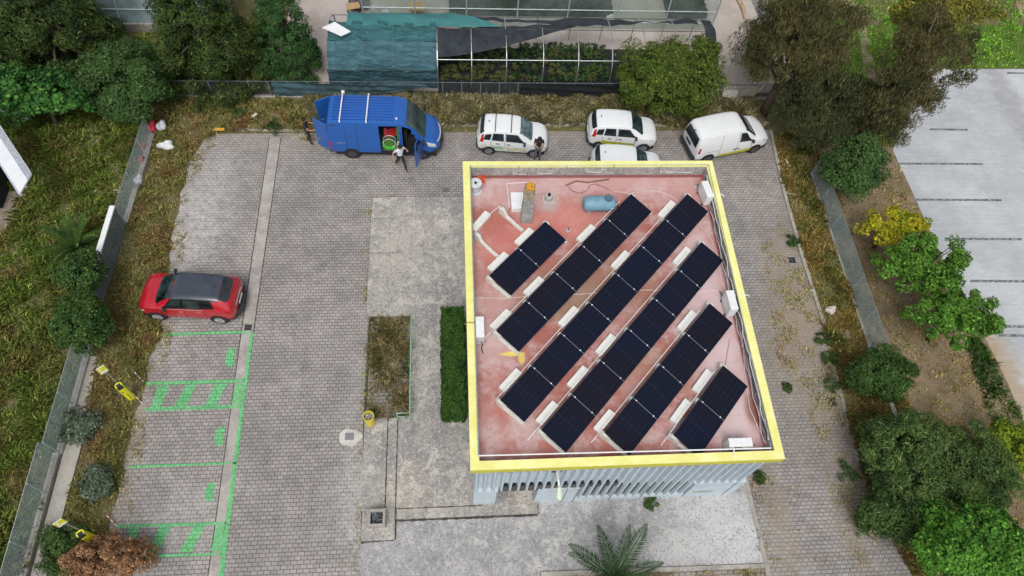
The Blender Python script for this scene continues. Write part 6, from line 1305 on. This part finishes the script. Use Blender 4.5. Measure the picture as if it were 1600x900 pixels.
T_('bright_shrub', 'bright lime green leafy tree in the lower right corner of the photo', 'tree', (1535, 860), 2.6, 0, (2.8, 1.5, 1.3), G_brt, 130, .36, 150, .15, .08, seed=19, fill=.2)
T_('yellow_shrub', 'lime yellow shrub at the right edge above the bright lower right tree', 'bush', (1582, 696), 1.6, 0, (1.0, 1.1, .9), LM('leaf_lime', (.18, .26, .02), (.28, .36, .03), (.1, .16, .02), .3), 46, .32, 110, .13, .07, seed=20)
T_('leafy_shrub', 'upper of two round green shrubs grown through the left fence', 'bush', (126, 428), 1.8, 0, (1.0, .85, .85), G_ls, 60, .3, 150, .12, .08, seed=21)
T_('leafy_shrub', 'lower of two round green shrubs grown through the left fence', 'bush', (128, 503), 1.6, 0, (1.2, 1.05, 1.2), G_ls, 85, .32, 170, .12, .08, seed=22)
T_('dead_bush', 'dry brown dead bush at the bottom left, in front of the lower charging post', 'bush', (168, 868), .75, 0, (1.45, .85, .75), G_dead, 80, .24, 150, .10, .05, seed=23)
for i, (px, py, rr, z, lab) in enumerate(((122, 668, .75, .35, 'blue-grey low plant beside the fence, uppermost of three on the left verge'), (150, 755, .65, .4, 'blue-grey low plant in the middle of the left verge'), (95, 850, .9, .35, 'dark green low plant at the foot of the lower left fence'))):
    T_('low_shrub', lab, 'shrub', (px, py), z, 0, (rr, rr*1.1, .42), G_blue if i < 2 else G_dull, 34, .24, 110, .12, .05, seed=60+i, trunk=False)
smalls = [(208, 240, .45, 'small bright green shrub against the far stretch of the left fence'), (372, 176, .35, 'small round green clump on the back verge below the tall conifer'), (430, 198, .55, 'low green clump at the top end of the gutter strip'), (640, 146, .3, 'small plant at the back fence above the blue van'),
          (948, 165, .35, 'small green clump on the verge above the plain white hatchback'), (1287, 530, .35, 'low green clump on the inner right kerb'), (1297, 560, .35, 'low leafy clump just below the middle of the right kerb'), (1303, 600, .4, 'leafy clump left of the round dark shrub'),
          (1325, 738, .45, 'leafy clump at the lower part of the right kerb'), (1350, 820, .4, 'dark green clump near the bottom of the right kerb'), (1238, 375, .35, 'low green clump on the side lane kerb above the drain grate'), (1188, 748, .3, 'leafy clump at the front right corner of the building'), (1017, 785, .3, 'small dark green weed against the front wall'), (1230, 605, .2, 'tiny green weed on the dirt of the side lane'),
          (1530, 545, .5, 'green clump at the edge of the pale lot below the trees'), (1545, 575, .5, 'lower green clump at the edge of the pale lot'), (1400, 690, .5, 'olive clump between the round shrub and the feathery shrubs'), (583, 645, .22, 'weed tuft beside the yellow bin')]
for i, (px, py, rr, lab) in enumerate(smalls):
    T_('weed_clump', lab, 'weed', (px, py), rr*.55, 0, (rr, rr*1.1, rr*.35), G_dull if i % 2 else G_ls, 18, .10, 40, .10, .035, seed=80+i, trunk=False)
# palms
def palm(px, py, zc, L_, n_, m, label, seed, cat='palm', name='palm', droop=.9, tilt=(0, 0), trunk=.5):
    rng = np.random.default_rng(seed); x, y = P(px, py, zc); r = empty(name, (x, y, 0), 0, label, cat)
    for k in range(n_):
        a = k*2.39996+rng.uniform(-.2, .2); el = rad(15+60*(k/n_)+rng.uniform(-5, 5)); L2 = L_*rng.uniform(.85, 1.1); N_ = 26
        pos = []; p = np.array([0, 0, zc]); e = el
        for i in range(N_+1):
            pos.append(p.copy()); e2 = el-droop*(i/N_)**1.5; p = p+np.array([math.cos(a)*math.cos(e2), math.sin(a)*math.cos(e2), math.sin(e2)])*L2/N_
        b = MB(); b.tube([tuple(q) for q in pos], [.03*(1-.8*i/N_)+.004 for i in range(N_+1)], 5, None)
        V = []
        for i in range(3, N_+1):
            t = i/N_; ll = L2*.19*math.sin(math.pi*min(1, .25+t*.72))+.04; tg = unit(pos[i]-pos[i-1]); sd_ = np.array([-math.sin(a), math.cos(a), 0]); upv = np.cross(tg, sd_)*-1
            for s in (-1, 1):
                for h_ in (0, .5):
                    q0 = pos[i-1]+(pos[i]-pos[i-1])*h_; dr = unit(sd_*s+tg*.75+upv*-.25+rng.normal(0, .06, 3)); wv = unit(np.cross(dr, upv))*.012
                    V.append([q0-wv, q0+dr*ll*.5-wv*1.3+[0, 0, -.01], q0+dr*ll+[0, 0, -.03], q0+dr*ll*.5+wv*1.3])
        k0 = len(b.v)
        for q in V: b.add(q, [(0, 1, 2, 3)])
        b.build('frond', m, r)
    b = MB(); b.tube([(0, 0, 0), (0, 0, zc*.6), (0, 0, zc)], [.20, .19, .14], 12); b.build('trunk', mat('palm_trunk', (.16, .11, .06), .95, 0, .4, 18), r)
    return r
palm(958, 905, 1.0, 2.3, 15, LM('palm_green', (.035, .085, .03), (.06, .12, .035), (.02, .05, .02), .2), 'young feather palm at the bottom edge in front of the pavement', 3)
palm(122, 388, .7, 1.7, 20, LM('cycad_green', (.06, .12, .025), (.10, .17, .035), (.03, .07, .02), .25), 'pale green palm fronds in the tall grass left of the slatted gate', 5)
# ------------------------------------------------------------ grass and weeds (uncountable)
def gm_(name, a, b_, c_): return LM(name, a, b_, c_, .25, .8)
GG1 = gm_('meadow_blades', (0.230, 0.365, 0.070), (0.431, 0.526, 0.124), (0.431, 0.365, 0.138))
GG2 = gm_('straw_blades', (0.750, 0.618, 0.319), (0.750, 0.750, 0.519), (0.562, 0.509, 0.179))
GG3 = gm_('verge_blades', (0.366, 0.404, 0.130), (0.671, 0.591, 0.243), (0.610, 0.404, 0.196))
GG4 = gm_('right_verge_blades', (0.489, 0.329, 0.123), (0.747, 0.575, 0.197), (0.258, 0.301, 0.073))
GG5 = gm_('turf_blades', (0.190, 0.456, 0.048), (0.323, 0.627, 0.076), (0.228, 0.323, 0.076))
field = [(-34, -3), (XF-.2, -3), (XF-.15, 26.5), (XF-4, 28), (-34, 34)]
grass('meadow_grass', field, 470, .34, .013, GG1, 1, 0, 'uncut green and straw meadow grass left of the fence', 'grass', holes=[pxpoly([(-60, 290), (30, 300), (28, 345), (-60, 420)])])
lotL2 = [P(*p) for p in LOT_L]
vergeL = [(XF+.75, -1), (XF+.75, 9), (XF+.3, 14), (XF+.3, 27.8), (P(500, 195)[0], 27.8), P(500, 205), P(345, 206)]+[(q[0]-.05, q[1]) for q in lotL2[1:]]+[(P(150, 1040)[0], -1)]
grass('verge_grass', vergeL, 650, .24, .010, GG3, 2, 0, 'mixed green and brown weeds on the left verge', 'grass')
grass('straw_grass', [P(480, 200), P(480, 152), P(700, 152), P(1170, 154), P(1200, 200), P(1060, 197), P(690, 197)], 950, .36, .0075, GG2, 3, 0, 'tall straw-coloured dry grass along the back fence', 'grass', patch=.6)
grass('verge_grass', [P(1206, 205), P(1270, 215), P(1300, 300), P(1392, 560), P(1500, 900), P(1425, 900), P(1350, 760), P(1300, 570), P(1255, 400), P(1226, 300)], 650, .22, .010, GG4, 4, 0, 'brown and olive weeds on the right verge', 'grass')
grass('weeds', [P(1163, 745), P(1210, 745), P(1222, 1000), P(1206, 1000)], 70, .14, .014, GG3, 5, .01, 'sparse weeds along the right side of the front pavement', 'weeds', patch=1.3)
grass('weeds', [P(1215, 330), P(1250, 400), P(1287, 520), P(1335, 690), P(1375, 900), P(1330, 900), P(1260, 640), P(1200, 540), P(1200, 420)], 60, .12, .013, GG3, 6, .01, 'sparse weeds in the dirt of the side lane', 'weeds', patch=1.6)
grass('planter_weeds', [(P(577, 600)[0], y_plS), (P(641, 600)[0], y_plS), (P(641, 600)[0], y_plN), (P(577, 600)[0], y_plN)], 800, .26, .010, gm_('planter_blades', (.42, .38, .15), (.65, .50, .27), (.24, .30, .09)), 7, .05, 'brown and green weeds filling the bed beside the green handrail', 'weeds', patch=.3)
grass('weeds', [P(572, 330), P(583, 330), P(578, 500), P(577, 655), P(562, 655), P(570, 480)], 150, .12, .013, GG3, 8, .01, 'moss and weeds along the joint of the terrace', 'weeds', patch=1.2)
grass('weeds', [P(560, 655), P(568, 655), P(566, 850), P(560, 900), P(543, 900), P(556, 800)], 130, .10, .012, GG3, 9, .01, 'moss and weeds along the joint beside the steps', 'weeds', patch=1.5)
grass('dry_tufts', [(18.9, -3), (18.9, 27), (23, 27), P(1400, 250), P(1432, 320), P(1477, 420), P(1537, 530), P(1577, 610), (26, -3)], 110, .13, .015, GG4, 10, 0, 'dry tufts on the brown soil strip', 'grass', patch=.9)
grass('edge_grass', [P(1505, 530), P(1530, 530), P(1590, 640), P(1640, 760), P(1610, 760), P(1540, 640)], 350, .22, .018, G_hk, 11, 0, 'green growth along the edge of the pale lot', 'grass')
grass('turf', pxpoly([(1310, -10), (1640, -10), (1640, 106), (1440, 106), (1400, 230), (1350, 230), (1200, 60), (1200, -10)]), 130, .14, .03, GG5, 12, 0, 'bright green turf at the upper right', 'grass', patch=.8)
grass('verge_grass', [(-17, YF+.2), (-9.6, YF+.2), (-9.6, 34), (-17, 34)], 200, .3, .02, GG1, 13, 0, 'green grass behind the back fence at the upper left', 'grass')
grass('bed_grass', [P(848, 901), P(1198, 889), P(1204, 960), P(848, 960)], 350, .12, .014, GG4, 14, .02, 'short brown grass in the bed at the bottom edge', 'grass')
grass('weeds', [P(583, 314), P(720, 309), P(720, 304), P(580, 306)], 120, .08, .012, GG3, 15, .01, 'thin moss line along the top edge of the terrace', 'weeds')

def litter(name, poly, n, sz, col, lab, seed):
    rng = np.random.default_rng(seed); xs = [p[0] for p in poly]; ys = [p[1] for p in poly]; x = rng.uniform(min(xs), max(xs), n*4); y = rng.uniform(min(ys), max(ys), n*4); k = inpoly(x, y, poly)
    x, y = x[k][:n], y[k][:n]; c = np.stack([x, y, np.full(len(x), .05)], 1)
    V = leaves(rng, c, np.tile([0, 0, 1.], (len(x), 1)), sz, sz*.6, .3); tag(fastmesh(name, V, 4, mat(name+'_bits', col, .8, 0, .2, 9)), lab, 'litter', None, 'stuff')
litter('scraps', [P(330, 210), P(300, 215), P(200, 620), P(150, 900), P(190, 900), P(240, 640)], 60, .07, (.72, .70, .66), 'small pale scraps scattered along the edge of the left verge', 1)
litter('scraps', [P(1205, 215), P(1240, 215), P(1420, 900), P(1330, 900)], 45, .06, (.70, .68, .62), 'small pale scraps scattered along the right kerb', 2)
grass('weeds', [P(345, 207), P(310, 207), P(278, 300), P(255, 440), P(225, 560), P(190, 700), P(150, 900), P(195, 900), P(215, 760), P(235, 640), P(262, 560), P(282, 440), P(300, 290)], 130, .15, .014, GG3, 16, .01, 'ragged weeds creeping over the pavers at the left edge of the lot', 'weeds', patch=1.6)
grass('weeds', [P(440, 205), P(500, 205), P(700, 197), P(1200, 197), P(1200, 205), P(700, 208), P(500, 222), P(440, 222)], 110, .13, .014, GG3, 17, .01, 'ragged weeds along the back edge of the pavers', 'weeds', patch=1.5)

grass('weeds', [P(1190, 380), P(1245, 380), P(1290, 520), P(1335, 700), P(1385, 900), P(1345, 900), P(1290, 700), P(1215, 560)], 170, .11, .013, GG3, 18, .01, 'patchy green weeds rooted in the dirt of the side lane', 'weeds', patch=2.2)
grass('weeds', [P(1215, 760), P(1240, 760), P(1300, 900), P(1230, 900)], 60, .10, .012, GG3, 19, .01, 'a few weeds in the paver joints at the lower right', 'weeds', patch=2.0)
# conduits on the parapet upstand
r = empty('parapet_conduits', (0, 0, 0), 0, 'thin white conduits and brackets fixed along the inside of the back roof edge', 'conduit')
rr = random.Random(9); yb_ = j1-.01
for k in range(9):
    xa = i0+.6+k*1.05+rr.uniform(-.2, .2); za = ZR+rr.uniform(.15, .4); w_ = rr.uniform(.3, .8)
    b = MB(); b.tube([(xa, yb_-.01, ZR+.5), (xa, yb_-.02, za), (xa+w_, yb_-.02, za-.03), (xa+w_, yb_-.01, ZR+.48)], .012, 5); b.build('conduit_loop', M_WHITE if k % 3 else M_GREY, r)
r = empty('cable_bundle', (0, 0, 0), 0, 'bundle of pale and dark cables hanging along the inside of the right roof edge', 'cables')
for q in range(4):
    pts = [(i1-.02-.02*q-rr.uniform(0, .05), j0+.4+k*(j1-j0-.8)/40, ZR+.42-.08*q+.06*math.sin(k*1.3+q)+rr.uniform(-.02, .02)) for k in range(41)]
    b = MB(); b.tube(pts, .016, 5); b.build('cable', (M_WHITE, M_BLK, M_GREY, M_CW)[q], r)
